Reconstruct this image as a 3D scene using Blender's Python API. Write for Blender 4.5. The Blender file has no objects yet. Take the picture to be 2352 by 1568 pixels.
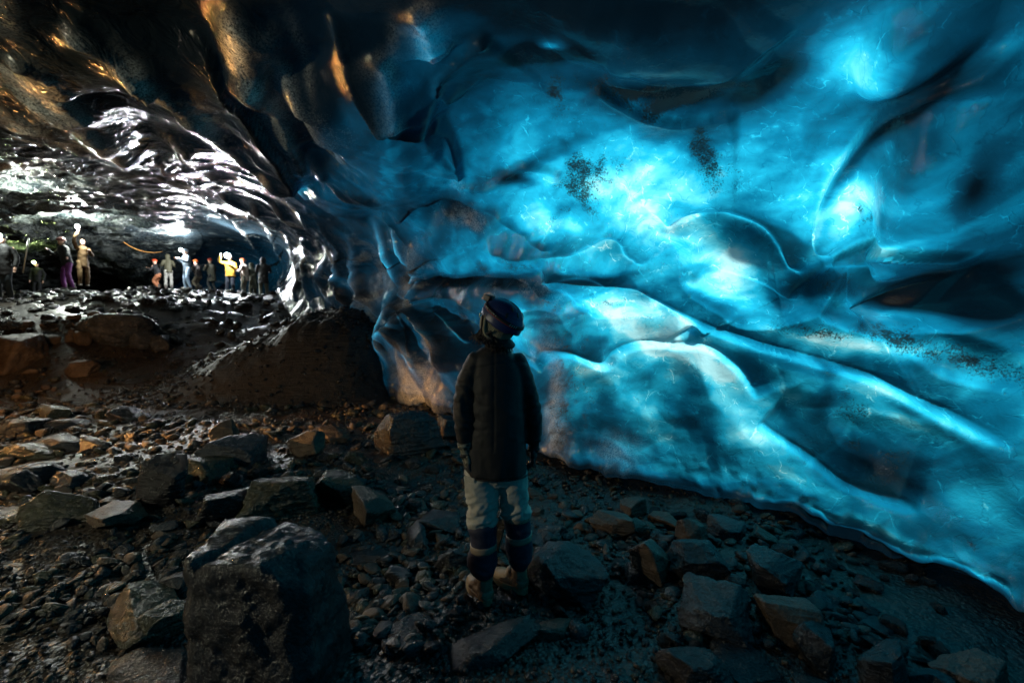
import bpy, bmesh, math, random
import numpy as np
from mathutils import Vector, Matrix, Euler
from mathutils.bvhtree import BVHTree

SC = bpy.context.scene
COL = SC.collection
R = math.radians

# ---------------------------------------------------------------- camera
PITCH = R(-2.5)
CAMZ = 1.62
cam_d = bpy.data.cameras.new('camera')
cam = bpy.data.objects.new('camera', cam_d)
COL.objects.link(cam)
cam.location = (0, 0, CAMZ)
cam.rotation_euler = (R(90) + PITCH, 0, 0)
cam_d.sensor_width = 36.0
cam_d.lens = 16.0
cam_d.clip_start = 0.05
cam_d.clip_end = 400
cam_d.dof.use_dof = True
cam_d.dof.focus_distance = 2.9
cam_d.dof.aperture_fstop = 2.0
SC.camera = cam

# ---------------------------------------------------------------- daylight
SUN_DIR = Vector((0.74, 0.30, 0.60)).normalized()        # towards the sun, outside and above the right hand wall
world = bpy.data.worlds.new("World")
SC.world = world
world.use_nodes = True
wn = world.node_tree
bg = wn.nodes['Background']
sky = wn.nodes.new('ShaderNodeTexSky')
sky.sky_type = 'NISHITA'
sky.sun_disc = False
sky.sun_elevation = math.asin(SUN_DIR.z)
sky.sun_rotation = math.atan2(SUN_DIR.x, SUN_DIR.y)
wn.links.new(sky.outputs[0], bg.inputs[0])
bg.inputs[1].default_value = 0.10
sun_d = bpy.data.lights.new('sun', 'SUN')
sun_d.energy = 5.0
sun_d.angle = R(4)
sun_d.color = (1.0, 0.96, 0.90)
sun = bpy.data.objects.new('sun', sun_d)
COL.objects.link(sun)
sun.rotation_euler = SUN_DIR.to_track_quat('Z', 'Y').to_euler()

# ---------------------------------------------------------------- exposure and render settings
SC.view_settings.view_transform = 'Standard'
SC.view_settings.look = 'None'
SC.view_settings.exposure = 0.0
SC.view_settings.gamma = 1.0
SC.view_settings.use_curve_mapping = False
SC.render.engine = 'CYCLES'
cy = SC.cycles
cy.max_bounces = 5
cy.diffuse_bounces = 3
cy.glossy_bounces = 3
cy.transmission_bounces = 4
cy.transparent_max_bounces = 4
cy.caustics_reflective = False
cy.caustics_refractive = False
cy.sample_clamp_indirect = 4.0
cy.use_denoising = True
try:
    cy.denoiser = 'OPENIMAGEDENOISE'
except Exception:
    pass

# ---------------------------------------------------------------- helpers
FPX = 2352 * 16.0 / 36.0
CAM = Vector((0, 0, CAMZ))
MC = Euler(cam.rotation_euler).to_matrix()
def ray(px, py):
    """direction seen at a point of the photograph (2352 x 1568 units)"""
    return (MC @ Vector(((px - 1176) / FPX, (784 - py) / FPX, -1.0))).normalized()
def link(o, parent=None):
    COL.objects.link(o)
    if parent is not None:
        o.parent = parent
    return o
def tag(o, label=None, cat=None, group=None, kind=None):
    if label: o['label'] = label
    if cat: o['category'] = cat
    if group: o['group'] = group
    if kind: o['kind'] = kind
    return o
def empty(name, loc=(0, 0, 0), rz=0.0):
    o = bpy.data.objects.new(name, None)
    o.location = loc
    o.rotation_euler = (0, 0, rz)
    o.empty_display_size = 0.1
    return link(o)
def mesh_obj(name, verts, faces, mat=None, parent=None, smooth=True):
    me = bpy.data.meshes.new(name)
    if isinstance(verts, np.ndarray) and isinstance(faces, np.ndarray):
        nv, nf, k = len(verts), len(faces), faces.shape[1]
        me.vertices.add(nv); me.vertices.foreach_set('co', verts.astype(np.float32).ravel())
        me.loops.add(nf * k); me.loops.foreach_set('vertex_index', faces.astype(np.int32).ravel())
        me.polygons.add(nf); me.polygons.foreach_set('loop_start', np.arange(0, nf * k, k, dtype=np.int32))
        me.update(calc_edges=True)
    else:
        me.from_pydata([tuple(v) for v in verts], [], [tuple(f) for f in faces])
        me.update()
    if smooth:
        me.polygons.foreach_set('use_smooth', np.ones(len(me.polygons), dtype=bool))
    if mat: me.materials.append(mat)
    return link(bpy.data.objects.new(name, me), parent)
def attr(o, name, arr):
    a = o.data.attributes.new(name, 'FLOAT', 'POINT')
    a.data.foreach_set('value', np.asarray(arr, dtype=np.float32).ravel())

_rng = np.random.RandomState(7)
_perm = np.concatenate([_rng.permutation(256)] * 3)
_grad = _rng.randn(256, 3); _grad /= np.linalg.norm(_grad, axis=1)[:, None]
def perlin(P):
    P = np.asarray(P, dtype=np.float64)
    i = np.floor(P).astype(int); f = P - i
    u = f * f * f * (f * (f * 6 - 15) + 10)
    out = np.zeros(len(P))
    for dx in (0, 1):
        wx = u[:, 0] if dx else 1 - u[:, 0]
        for dy in (0, 1):
            wy = u[:, 1] if dy else 1 - u[:, 1]
            for dz in (0, 1):
                wz = u[:, 2] if dz else 1 - u[:, 2]
                h = _perm[_perm[_perm[(i[:, 0] + dx) & 255] + ((i[:, 1] + dy) & 255)] + ((i[:, 2] + dz) & 255)]
                g = _grad[h]
                out += wx * wy * wz * (g[:, 0] * (f[:, 0] - dx) + g[:, 1] * (f[:, 1] - dy) + g[:, 2] * (f[:, 2] - dz))
    return out * 1.5
def fbm(P, octaves=4, lac=2.0, gain=0.5):
    a, s, o = 1.0, 1.0, np.zeros(len(P))
    for k in range(octaves):
        o += a * perlin(np.asarray(P) * s + 17.3 * k)
        s *= lac; a *= gain
    return o
def cups(U, V, seed=0):
    """distance to the nearest scattered centre: open cups that meet in sharp ridges"""
    iu = np.floor(U).astype(int); iv = np.floor(V).astype(int)
    best = np.full(len(U), 9.0); sec = np.full(len(U), 9.0)
    for a in (-1, 0, 1):
        for b in (-1, 0, 1):
            cu, cv = iu + a, iv + b
            h = _perm[_perm[(cu + seed) & 255] + (cv & 255)]
            h2 = _perm[_perm[(cu + seed + 91) & 255] + ((cv + 37) & 255)]
            d = (cu + 0.15 + 0.7 * h / 255.0 - U) ** 2 + (cv + 0.15 + 0.7 * h2 / 255.0 - V) ** 2
            sec = np.minimum(sec, np.maximum(best, d))
            best = np.minimum(best, d)
    return best, sec
def sstep(a, b, x):
    t = np.clip((x - a) / (b - a), 0, 1)
    return t * t * (3 - 2 * t)
def catmull(P, t):
    """P (n,3) control points, t in 0..n-1"""
    P = np.asarray(P, dtype=float); n = len(P)
    i = np.clip(np.floor(t).astype(int), 0, n - 2); f = (t - i)[:, None]
    g = lambda k: P[np.clip(i + k, 0, n - 1)]
    p0, p1, p2, p3 = g(-1), g(0), g(1), g(2)
    return 0.5 * (2 * p1 + (p2 - p0) * f + (2 * p0 - 5 * p1 + 4 * p2 - p3) * f ** 2 + (3 * p1 - p0 - 3 * p2 + p3) * f ** 3)

# node material helper
def mat(name):
    m = bpy.data.materials.new(name); m.use_nodes = True
    nt = m.node_tree
    for n in list(nt.nodes): nt.nodes.remove(n)
    return m, nt
def N(nt, typ, **kw):
    n = nt.nodes.new(typ)
    for k, v in kw.items():
        if k in ('i', 'inputs'):
            for kk, vv in v.items():
                s = n.inputs[kk]
                if hasattr(vv, 'is_output') or isinstance(vv, bpy.types.NodeSocket): nt.links.new(vv, s)
                else: s.default_value = vv
        else: setattr(n, k, v)
    return n
def math_n(nt, op, a, b=None, c=None, clamp=False):
    n = nt.nodes.new('ShaderNodeMath'); n.operation = op; n.use_clamp = clamp
    for k, v in enumerate((a, b, c)):
        if v is None: continue
        if isinstance(v, bpy.types.NodeSocket): nt.links.new(v, n.inputs[k])
        else: n.inputs[k].default_value = v
    return n.outputs[0]
def ramp(nt, fac, stops, interp='LINEAR'):
    n = nt.nodes.new('ShaderNodeValToRGB'); cr = n.color_ramp; cr.interpolation = interp
    while len(cr.elements) < len(stops): cr.elements.new(0.5)
    for e, (p, c) in zip(cr.elements, stops):
        e.position = p; e.color = c if len(c) == 4 else (*c, 1)
    nt.links.new(fac, n.inputs[0])
    return n.outputs[0]
# ---------------------------------------------------------------- terrain height
GY = np.array([-12, 0, 4.5, 7, 8.5, 10, 12, 14, 16, 18, 24, 40.0])
GZ = np.array([0, 0, 0.02, 0.14, 0.25, 0.72, 1.45, 1.98, 2.33, 2.52, 2.70, 3.0])
def ground_base(x, y):
    x = np.asarray(x, float); y = np.asarray(y, float)
    yeff = y + 2.6 * sstep(-7.0, -11.0, x) * sstep(7.5, 10.5, y)
    y0_ = y; y = yeff
    z = np.interp(y, GY, GZ)
    z2 = np.interp(y - 0.5, GY, GZ); z3 = np.interp(y + 0.5, GY, GZ)
    z = (z + z2 + z3) / 3; y = y0_
    # trough running down the middle, banks of rubble left and right of it
    z = z - 0.10 * np.exp(-((x + 1.2) / 1.3) ** 2) * np.exp(-((y - 3.2) / 2.0) ** 2)
    z = z + 0.16 * np.exp(-((x + 3.6 - 0.1 * y) / 1.5) ** 2) * np.exp(-((y - 4.6) / 1.4) ** 2)
    return z
def ground_z(x, y):
    x = np.atleast_1d(np.asarray(x, float)); y = np.atleast_1d(np.asarray(y, float))
    z = ground_base(x, y)
    P = np.stack([x, y, np.zeros_like(x)], 1)
    amp = 0.05 + 0.18 * sstep(8.5, 12, y)
    z = z + amp * fbm(P * 0.9, 3) + 0.018 * fbm(P * 5.0 + 3, 3)
    flat = np.exp(-((x - 0.05) ** 2 + (y - 2.55) ** 2) / 0.5)
    return z * (1 - flat) + 0.0 * flat
_gxs = np.arange(-46, 16, 0.1); _gys = np.arange(-10, 40, 0.1)
_A, _B = np.meshgrid(_gxs, _gys, indexing='ij')
_GG = ground_z(_A.ravel(), _B.ravel()).reshape(_A.shape)
def gz(x, y):
    u = min(max((x + 46) * 10, 0), len(_gxs) - 2.001); v = min(max((y + 10) * 10, 0), len(_gys) - 2.001)
    i, j = int(u), int(v); fu, fv = u - i, v - j
    return float((_GG[i, j] * (1 - fv) + _GG[i, j + 1] * fv) * (1 - fu) + (_GG[i + 1, j] * (1 - fv) + _GG[i + 1, j + 1] * fv) * fu)
def on_ground(px, py):
    """where the line of sight through a point of the photograph meets the ground"""
    d = ray(px, py); t = 0.8; step = 0.02
    while t < 45:
        p = CAM + d * t
        if p.z < gz(p.x, p.y): return p
        t += max(step, 0.01 * t)
    return CAM + d * 18

# ---------------------------------------------------------------- cave shell: foot line of the ice and inward profile
NIN = np.array([-0.85, -0.527, 0.0])                      # horizontal direction from the wall across the cave
FOOT = np.array([                                         # x, y, floor height, height scale, lean scale
    (4.6, -8.0, 0.0, 0.02, 1.0), (4.2, -5.0, 0.0, 0.75, 1.0), (3.8, -2.6, 0.0, 1.0, 1.0), (3.4, -0.6, 0.0, 1.0, 1.0),
    (3.05, 0.9, 0.0, 1.0, 1.0), (2.80, 1.9, 0.0, 1.0, 1.0), (2.66, 2.62, 0.0, 1.0, 1.0), (2.42, 3.28, 0.0, 1.02, 1.0),
    (1.98, 3.90, 0.02, 1.04, 1.0), (1.10, 4.35, 0.02, 1.05, 1.0), (0.35, 5.1, 0.04, 1.02, 1.0), (-0.35, 6.1, 0.08, 1.0, 0.9),
    (-1.25, 7.5, 0.14, 0.98, 0.8), (-2.55, 8.9, 0.25, 1.0, 0.8), (-4.1, 10.5, 0.75, 1.0, 0.8), (-5.9, 12.6, 1.5, 0.98, 0.8),
    (-7.5, 15.0, 2.1, 0.95, 0.8), (-9.0, 17.8, 2.4, 0.95, 0.8), (-10.8, 21.0, 2.6, 0.9, 0.8), (-13.0, 24.6, 2.7, 0.85, 0.8), (-16.8, 28.0, 2.8, 0.75, 0.8), (-21.0, 32.0, 2.85, 0.4, 0.8),
    (-23.0, 34.0, 2.9, 0.02, 0.8)])
PROF = np.array([                                         # inward distance, height above the floor
    (-1.5, -0.55), (-0.75, -0.10), (-0.10, 0.10), (0.02, 0.17), (-0.30, 0.60), (-0.62, 1.15), (-0.72, 1.80), (-0.42, 2.45),
    (0.30, 3.02), (1.45, 3.42), (3.1, 3.62), (5.4, 3.60), (8.2, 3.25), (11.5, 2.75), (15.5, 2.45), (20.0, 1.3), (24.0, -2.5)])
RY = np.array([-12, 3, 5, 7, 9, 11, 14, 17, 24, 40.0])
RZ = np.array([0, 0, 0.25, 0.66, 1.15, 1.55, 1.95, 2.2, 2.45, 2.7])   # rise of the roof into the cave
def shell(S, T):
    """S, T flattened control coordinates -> world points"""
    F = catmull(FOOT, S); Q = catmull(np.column_stack([PROF, np.zeros(len(PROF))]), T)
    a, h = Q[:, 0].copy(), Q[:, 1].copy()
    a = np.where(a < 0, a * F[:, 4], a)
    hs = np.where(h > 0.2, 0.2 + (h - 0.2) * np.clip(F[:, 3], 0, 2), h)
    P = np.stack([F[:, 0] + a * NIN[0], F[:, 1] + a * NIN[1], F[:, 2] + hs], 1)
    # the floor climbs into the cave and the roof follows it a little
    gzf = np.interp(P[:, 1], RY, RZ)
    over = np.clip(a - 0.5, 0, 3) / 3
    P[:, 2] += over * (gzf - F[:, 2]) * 0.85
    P[:, 2] -= 1.6 * (1 - np.clip(F[:, 3], 0, 1)) ** 2 * (a > -0.3)
    # hanging foot of ice that comes down between the two far passages
    for (cx, cy_, rx, top) in ((-20.3, 25.7, 2.0, 3.0),):
        dd = np.sqrt(((P[:, 0] - cx) / 1.25) ** 2 + (P[:, 1] - cy_) ** 2)
        k = np.exp(-(dd / rx) ** 1.25) * (a > 3)
        P[:, 2] -= k * np.clip(P[:, 2] - top, 0, 9)
    return P
nS, nT = len(FOOT) - 1, len(PROF) - 1
def grid(S, T):
    SS, TT = np.meshgrid(S, T, indexing='ij')
    V = shell(SS.ravel(), TT.ravel())
    a, b = len(S), len(T)
    idx = np.arange(a * b).reshape(a, b)
    F = np.stack([idx[:-1, :-1].ravel(), idx[:-1, 1:].ravel(), idx[1:, 1:].ravel(), idx[1:, :-1].ravel()], 1)
    return V, F, SS.ravel(), TT.ravel()
bV, bF, _, _ = grid(np.linspace(0, nS, 160), np.linspace(0, nT, 130))
BASE = BVHTree.FromPolygons([tuple(v) for v in bV], [tuple(f) for f in bF])
def on_ice(px, py):
    hit = BASE.ray_cast(CAM, ray(px, py), 80)
    return hit[0] if hit[0] is not None else CAM + ray(px, py) * 20
# ---------------------------------------------------------------- the ice: relief and painted glow laid on the shell
QUAL = globals().get('QQ', 1.0)
def span(edges_counts):
    out = []
    for a, b, n in edges_counts: out.append(np.linspace(a, b, max(2, int(n * QUAL)), endpoint=False))
    return np.concatenate(out + [np.array([edges_counts[-1][1]])])
GS = span([(0, 4, 60), (4, 5, 40), (5, 14, 640), (14, 18, 200), (18, nS, 110)])
GT = span([(0, 2, 16), (2, 11, 440), (11, 14, 100), (14, nT, 50)])
iV, iF, iS, iT = grid(GS, GT)
na, nb = len(GS), len(GT)
G3 = iV.reshape(na, nb, 3)
dS = np.gradient(G3, axis=0); dT = np.gradient(G3, axis=1)
nrm = np.cross(dS, dT); nrm /= (np.linalg.norm(nrm, axis=2)[:, :, None] + 1e-9)
ref = np.array([-1.0, 4.0, 1.5]) - G3
sgn = np.sign((nrm * ref).sum(2)); s0 = np.sign(np.median(sgn)); nrm = (nrm * s0).reshape(-1, 3)     # towards the cave
arcU = np.concatenate([[0], np.cumsum(np.linalg.norm(np.diff(catmull(FOOT[:, :3], GS), axis=0), axis=1))])
arcV = np.concatenate([[0], np.cumsum(np.linalg.norm(np.diff(catmull(np.column_stack([PROF, np.zeros(len(PROF))]), GT), axis=0), axis=1))])
U = np.repeat(arcU, nb); W = np.tile(arcV, na)
X, Y, Z = iV.T
n1 = fbm(iV * 0.55, 3); n2 = fbm(iV * 0.55 + 31.0, 3)

def frame(px, py, rx, ry, ang):
    """centre and two half axes of an oval patch on the ice, as world vectors"""
    c = np.array(on_ice(px, py)); a = math.radians(ang); k = 0.35
    ca, sa = math.cos(a), math.sin(a)
    ea = (np.array(on_ice(px + k * rx * ca, py + k * rx * sa)) - np.array(on_ice(px - k * rx * ca, py - k * rx * sa))) / (2 * k)
    eb = (np.array(on_ice(px - k * ry * sa, py + k * ry * ca)) - np.array(on_ice(px + k * ry * sa, py - k * ry * ca))) / (2 * k)
    return c, ea, eb
def oval(fr):
    c, ea, eb = fr
    w = iV - c
    # solve w = p*ea + q*eb in the patch plane
    g11, g12, g22 = ea @ ea, ea @ eb, eb @ eb
    det = g11 * g22 - g12 * g12
    wa, wb = w @ ea, w @ eb
    p = (wa * g22 - wb * g12) / det; q = (wb * g11 - wa * g12) / det
    n = np.cross(ea, eb); n /= np.linalg.norm(n)
    h = (w @ n) / max(0.5, 0.8 * math.sqrt(math.sqrt(g11 * g22)))
    return p, q, h
def line3(pts):
    return np.array([on_ice(*p) for p in pts])
def polydist(pts, extra=0.0):
    """distance to a drawn line on the ice, position along it (0..1) and side of it"""
    L = catmull(line3(pts), np.linspace(0, len(pts) - 1, len(pts) * 5))
    best = np.full(len(iV), 1e9); tt = np.zeros(len(iV)); side = np.zeros(len(iV))
    lo, hi = L.min(0) - 1.3, L.max(0) + 1.3
    m = np.all((iV > lo) & (iV < hi), axis=1); P = iV[m]; NN = nrm[m]
    b = best[m]; t_ = tt[m]; s_ = side[m]
    for k in range(len(L) - 1):
        A, B = L[k], L[k + 1]; d = B - A; l2 = d @ d + 1e-12
        f = np.clip(((P - A) @ d) / l2, 0, 1)
        Q = P - A - f[:, None] * d
        dist = np.sqrt((Q ** 2).sum(1))
        upd = dist < b
        b = np.where(upd, dist, b); t_ = np.where(upd, (k + f) / (len(L) - 1), t_)
        s_ = np.where(upd, np.sign((np.cross(NN, d) * Q).sum(1)), s_)
    best[m] = b; tt[m] = t_; side[m] = s_
    return best, tt, side

# --- procedural scallops
wallw = sstep(12.0, 9.0, iT) * sstep(2.2, 3.2, iT)               # 1 on the wall, 0 on the roof
farw = sstep(8.8, 11.6, iS)                                      # 1 down the far passage
nearw = 1 - sstep(8.5, 11.5, iS)
f1, f2 = cups(U / 0.95 + 0.45 * n1 + 0.13 * W, W / 3.0 + 0.35 * n2, 5)
flutes = np.sqrt(np.clip(f1, 0, 1.2))
along = Y * 0.93 - X * 0.20; across = X * 0.95 + Y * 0.25
f3, f4 = cups(across / 1.15 + 0.5 * n1, along / 3.6 + 0.4 * n2, 11)
streaks = np.sqrt(np.clip(f3, 0, 1.2))
f5, f6 = cups(across / 1.5 + 0.6 * n2, along / 0.8 + 0.6 * n1, 23)
ripples = np.sqrt(np.clip(f5, 0, 1.2))
n3 = fbm(iV * 1.7 + 5.0, 3)
f7, f8 = cups(across / 0.55 + 0.6 * n3, along / 0.40 + 0.6 * n1 * 2, 37)
small = np.sqrt(np.clip(f7, 0, 1.2))
roofw = 1 - wallw
roof_far = roofw * sstep(6.5, 10.5, Y); roof_near = roofw * (1 - sstep(6.5, 10.5, Y)) * sstep(1.0, -2.6, X + 0.25 * Y - 1.0)
disp = 0.16 * flutes * wallw * farw + 0.02 * small * wallw * farw
f9, f10 = cups(across / 0.5 + 0.7 * n3 + n1, along / 2.2 + 0.5 * n2, 61)
thin = np.sqrt(np.clip(f9, 0, 1.2))
disp += roof_near * (0.60 * streaks + 0.13 * thin + 0.04 * small)
disp += roof_far * 0.12 * thin
disp -= 0.45 * roof_far + 0.25 * roof_near
disp += roof_far * (0.26 * streaks + 0.30 * ripples + 0.20 * small)
g1, g2 = cups(U / 1.05 + 0.55 * n1 + 0.25 * n3, (W + 0.3 * U) / 0.62 + 0.55 * n2, 71)
g3, g4 = cups(U / 0.42 + 0.6 * n3 + n1, (W + 0.3 * U) / 0.26 + 0.6 * n2, 83)
scal = np.sqrt(np.clip(g1, 0, 1.2)); scal2 = np.sqrt(np.clip(g3, 0, 1.2))
nearwall = nearw * sstep(2.9, 3.6, iT)
disp += nearwall * (0.050 * scal + 0.012 * scal2 * sstep(-.1, .4, n2))
crest = 0.5 * np.exp(-((np.sqrt(g2) - np.sqrt(g1)) / 0.07) ** 2) * sstep(-0.1, 0.35, n1 + 0.5 * n3)
disp += 0.07 * n1 + 0.022 * n3 * (0.4 + 0.6 * nearw)

# --- curtains of ice between the passage and the near wall, then pillows of the near wall
#     centre x, y, half length, half width (photograph units), tilt, height in metres
PILLOWS = [
 (1080, 545, 190, 95, 12, .20), (1390, 580, 78, 58, 20, .10), (1720, 600, 215, 125, 28, .26), (1385, 665, 115, 58, 18, .13),
 (1130, 680, 150, 62, 8, .16), (2160, 430, 270, 245, -10, .26), (2140, 650, 300, 125, -10, .20), (1325, 935, 85, 120, 5, .05),
 (1500, 885, 112, 92, 15, .05), (1060, 800, 60, 150, -18, .14), (870, 320, 220, 160, 28, .22), (1250, 330, 210, 190, 10, -.16),
 (1480, 80, 260, 90, 8, .07), (1760, 940, 300, 90, 38, .05), (2100, 1080, 260, 90, 25, .04),
  (1200, 470, 60, 40, 30, .05), (1120, 270, 110, 120, 10, -.06), (1830, 250, 170, 120, -30, -.12),
 (2050, 130, 200, 100, -35, .12), (1540, 400, 150, 120, 0, -.08), (1240, 760, 80, 60, 30, .08), (2250, 830, 200, 70, 15, .07),
 (940, 590, 60, 110, -30, .13), (880, 700, 48, 150, -12, .14), (960, 760, 52, 150, -14, .15), (1010, 880, 50, 120, -8, .12),
 (905, 850, 50, 110, -20, .12), (960, 480, 120, 50, 35, .10), (820, 610, 42, 120, -14, .14), (760, 600, 36, 120, -10, .14),
 (1000, 640, 60, 90, -20, .10), (780, 420, 110, 60, 40, .12), (640, 330, 130, 60, 40, .12), (560, 120, 70, 170, -25, .10),
]
dome = np.zeros(len(iV))
for (px, py, rx, ry, ang, hgt) in PILLOWS:
    p, q, h = oval(frame(px, py, rx, ry, ang))
    p = p + 0.35 * n1 + 0.16 * n3; q = q + 0.35 * n2 - 0.16 * n3
    k = np.clip(1 - (p * p + q * q + h * h), 0, 1)
    hgt *= 1.7 if py < 830 else 1.1
    e_ = 0.22 if py < 830 else 0.04
    shape = hgt * (e_ * np.sqrt(k) + (1 - e_) * k * k * (3 - 2 * k)) if hgt > 0 else hgt * k
    dome = np.where(hgt > 0, np.maximum(dome, shape), dome + shape) if hgt > 0 else dome + shape
disp += dome

# --- long edges: the ice under the line stands proud of the ice over it. points, height (sign = side), reach, bright rim
EDGES = [
 ([(1255, 600), (1370, 625), (1480, 655), (1590, 740), (1720, 795), (1860, 835), (2010, 880), (2150, 955), (2352, 1045)], .13, .55, .0),
 ([(2352, 95), (2200, 155), (2060, 225), (1985, 300), (1930, 385), (1897, 460), (1892, 525), (1928, 582)], .10, .45, .75),
 ([(1928, 582), (2040, 535), (2150, 497), (2260, 505), (2352, 530)], -.09, .4, .75),
 ([(925, 470), (985, 437), (1070, 432), (1160, 455), (1240, 510), (1300, 545)], .09, .35, .35),
 ([(1245, 860), (1270, 828), (1320, 822), (1395, 850), (1430, 818), (1480, 797), (1560, 797)], .08, .3, .8),
 ([(700, 400), (640, 290), (560, 210), (470, 60)], .10, .5, .0),
 ([(1005, 228), (905, 190), (800, 105), (760, 30)], -.12, .5, .3),
 ([(1075, 385), (1055, 310), (1010, 235)], .06, .35, .2),
 ([(1535, 510), (1580, 480), (1660, 472), (1750, 500), (1830, 560), (1880, 610)], .07, .3, .2),
 ([(1280, 640), (1320, 612), (1390, 608), (1450, 640)], .05, .25, .2),
 ([(990, 690), (1050, 672), (1110, 690), (1150, 760)], .05, .25, .2),
 ([(1440, 1122), (1600, 1120), (1750, 1135), (1900, 1185), (2050, 1240), (2200, 1300), (2352, 1365)], .0, .3, .9),
 ([(1000, 620), (985, 700), (1040, 790), (1060, 900)], .06, .25, .45),
 ([(830, 560), (860, 680), (880, 800), (840, 880)], .05, .2, .3),
 ([(450, 300), (380, 360), (560, 440), (700, 520)], .05, .3, .0),
 ([(1150, 520), (1250, 560), (1330, 548), (1420, 520), (1460, 560), (1490, 600)], .07, .28, .3),
 ([(985, 610), (1060, 600), (1160, 606), (1240, 640), (1290, 690)], .09, .30, .1),
 ([(1030, 700), (1080, 760), (1105, 800)], .05, .2, .9),
 ([(1600, 745), (1560, 770), (1545, 797), (1620, 800), (1690, 850), (1740, 930)], .06, .3, .25),
 ([(1850, 680), (1880, 640), (1930, 600), (2040, 580)], .07, .3, .3),
 ([(1740, 980), (1860, 1060), (1960, 1130), (2120, 1180)], .05, .35, .1),
 ([(1120, 60), (1010, 150), (1060, 210)], .05, .4, .0),
 ([(1300, 380), (1200, 360), (1130, 400), (1050, 395)], .04, .2, .0),
 ([(1380, 170), (1520, 190), (1690, 150), (1830, 60)], .035, .5, .0),
 ([(1700, 260), (1560, 270), (1450, 235), (1370, 180)], .05, .3, .1),
 ([(2352, 560), (2200, 600), (2080, 660), (1990, 720)], .05, .4, .0),
 ([(905, 560), (950, 640), (985, 740), (1000, 860)], .06, .2, .5),
 ([(700, 455), (800, 540), (820, 640), (815, 720)], .07, .22, .15),
 ([(880, 470), (960, 520), (1000, 590)], .06, .2, .2),
]
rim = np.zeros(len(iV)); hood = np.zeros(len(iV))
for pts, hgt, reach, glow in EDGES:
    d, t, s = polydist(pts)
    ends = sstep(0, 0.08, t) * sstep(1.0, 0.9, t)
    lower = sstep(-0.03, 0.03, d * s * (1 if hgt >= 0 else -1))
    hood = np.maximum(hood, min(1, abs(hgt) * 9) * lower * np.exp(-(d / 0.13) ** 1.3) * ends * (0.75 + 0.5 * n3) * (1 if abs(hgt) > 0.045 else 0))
    disp += 1.8 * abs(hgt) * lower * np.exp(-d / reach) * ends + 0.02 * np.exp(-(d / 0.03) ** 2) * ends
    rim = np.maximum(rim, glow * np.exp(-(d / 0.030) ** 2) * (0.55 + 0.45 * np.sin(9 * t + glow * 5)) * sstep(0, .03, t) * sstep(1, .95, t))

# --- sharp crests: the ribs of the passage wall and the long ridges that run over the roof
RIBS = [
 [(505, 430), (590, 470), (640, 560), (660, 640), (652, 692)], [(560, 440), (640, 500), (690, 580), (702, 650), (680, 697)], [(620, 450), (700, 510), (740, 590), (746, 650), (715, 702)],
 [(690, 470), (755, 530), (778, 600), (766, 660), (780, 705)], [(740, 480), (800, 545), (828, 605), (812, 670), (838, 760), (826, 800)], [(800, 505), (850, 600), (872, 690), (852, 760), (884, 840)],
 [(850, 485), (930, 560), (962, 640), (950, 720), (922, 800), (930, 880)], [(905, 500), (985, 560), (1002, 620), (985, 690)], [(985, 690), (1012, 745), (1056, 820), (1066, 910)],
 [(470, 450), (545, 500), (590, 560), (612, 620)], [(1000, 700), (960, 790), (965, 860), (985, 930)], [(900, 830), (940, 800), (985, 830), (1000, 900)],
]
RIDGES = [
 [(0, 115), (90, 150), (180, 205), (250, 270), (310, 335), (350, 352)], [(0, 165), (100, 190), (190, 250), (250, 300), (320, 350), (400, 385)], [(0, 235), (90, 255), (170, 290), (240, 330), (300, 375), (345, 395)],
 [(0, 205), (150, 235), (230, 300)], [(0, 280), (80, 290), (170, 330)], [(250, 70), (320, 118), (370, 150), (420, 192), (470, 242), (522, 290)], [(380, 290), (450, 345), (520, 400), (600, 445)],
 [(300, 320), (400, 362), (470, 402), (540, 450), (620, 480)], [(600, 340), (650, 370), (690, 420), (715, 450)], [(540, 100), (610, 195), (680, 300), (722, 390)], [(620, 30), (640, 100), (690, 180), (740, 260), (790, 330)],
 [(240, 412), (330, 400), (420, 420), (500, 415)], [(0, 330), (100, 352), (200, 385), (300, 402)], [(100, 432), (200, 420), (300, 450), (420, 442)], [(130, 20), (250, 70), (350, 140)], [(0, 60), (90, 100), (160, 160)],
 [(400, 190), (470, 260), (560, 330), (640, 385)], [(860, 60), (900, 110), (930, 190)], [(950, 0), (985, 40), (1010, 90)],
]
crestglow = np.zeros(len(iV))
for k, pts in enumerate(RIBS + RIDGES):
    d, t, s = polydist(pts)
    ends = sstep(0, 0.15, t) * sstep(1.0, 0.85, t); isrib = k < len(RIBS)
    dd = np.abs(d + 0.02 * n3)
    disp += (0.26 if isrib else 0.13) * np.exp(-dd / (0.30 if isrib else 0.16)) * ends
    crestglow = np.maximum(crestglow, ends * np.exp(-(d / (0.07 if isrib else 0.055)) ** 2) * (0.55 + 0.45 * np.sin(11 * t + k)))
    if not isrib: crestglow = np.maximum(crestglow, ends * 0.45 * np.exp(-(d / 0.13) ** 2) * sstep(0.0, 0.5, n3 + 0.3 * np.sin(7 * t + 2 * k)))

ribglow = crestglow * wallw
seal = sstep(1.0, 2.6, iT) * sstep(0.2, 1.2, iS) * sstep(nS - 0.2, nS - 1.2, iS)
iV2 = iV + nrm * (disp * seal)[:, None]
lipm = np.exp(-((iT - 2.75) / 0.55) ** 2) * sstep(0.5, 1.5, iS) * sstep(nS - .5, nS - 1.5, iS)
iV2[:, 2] += lipm * (0.055 * fbm(iV * 2.3 + 70, 4) + 0.02 * perlin(iV * 11))
iV2 += (NIN[None] * (lipm * 0.07 * fbm(iV * 3.1 + 90, 3))[:, None])

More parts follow.
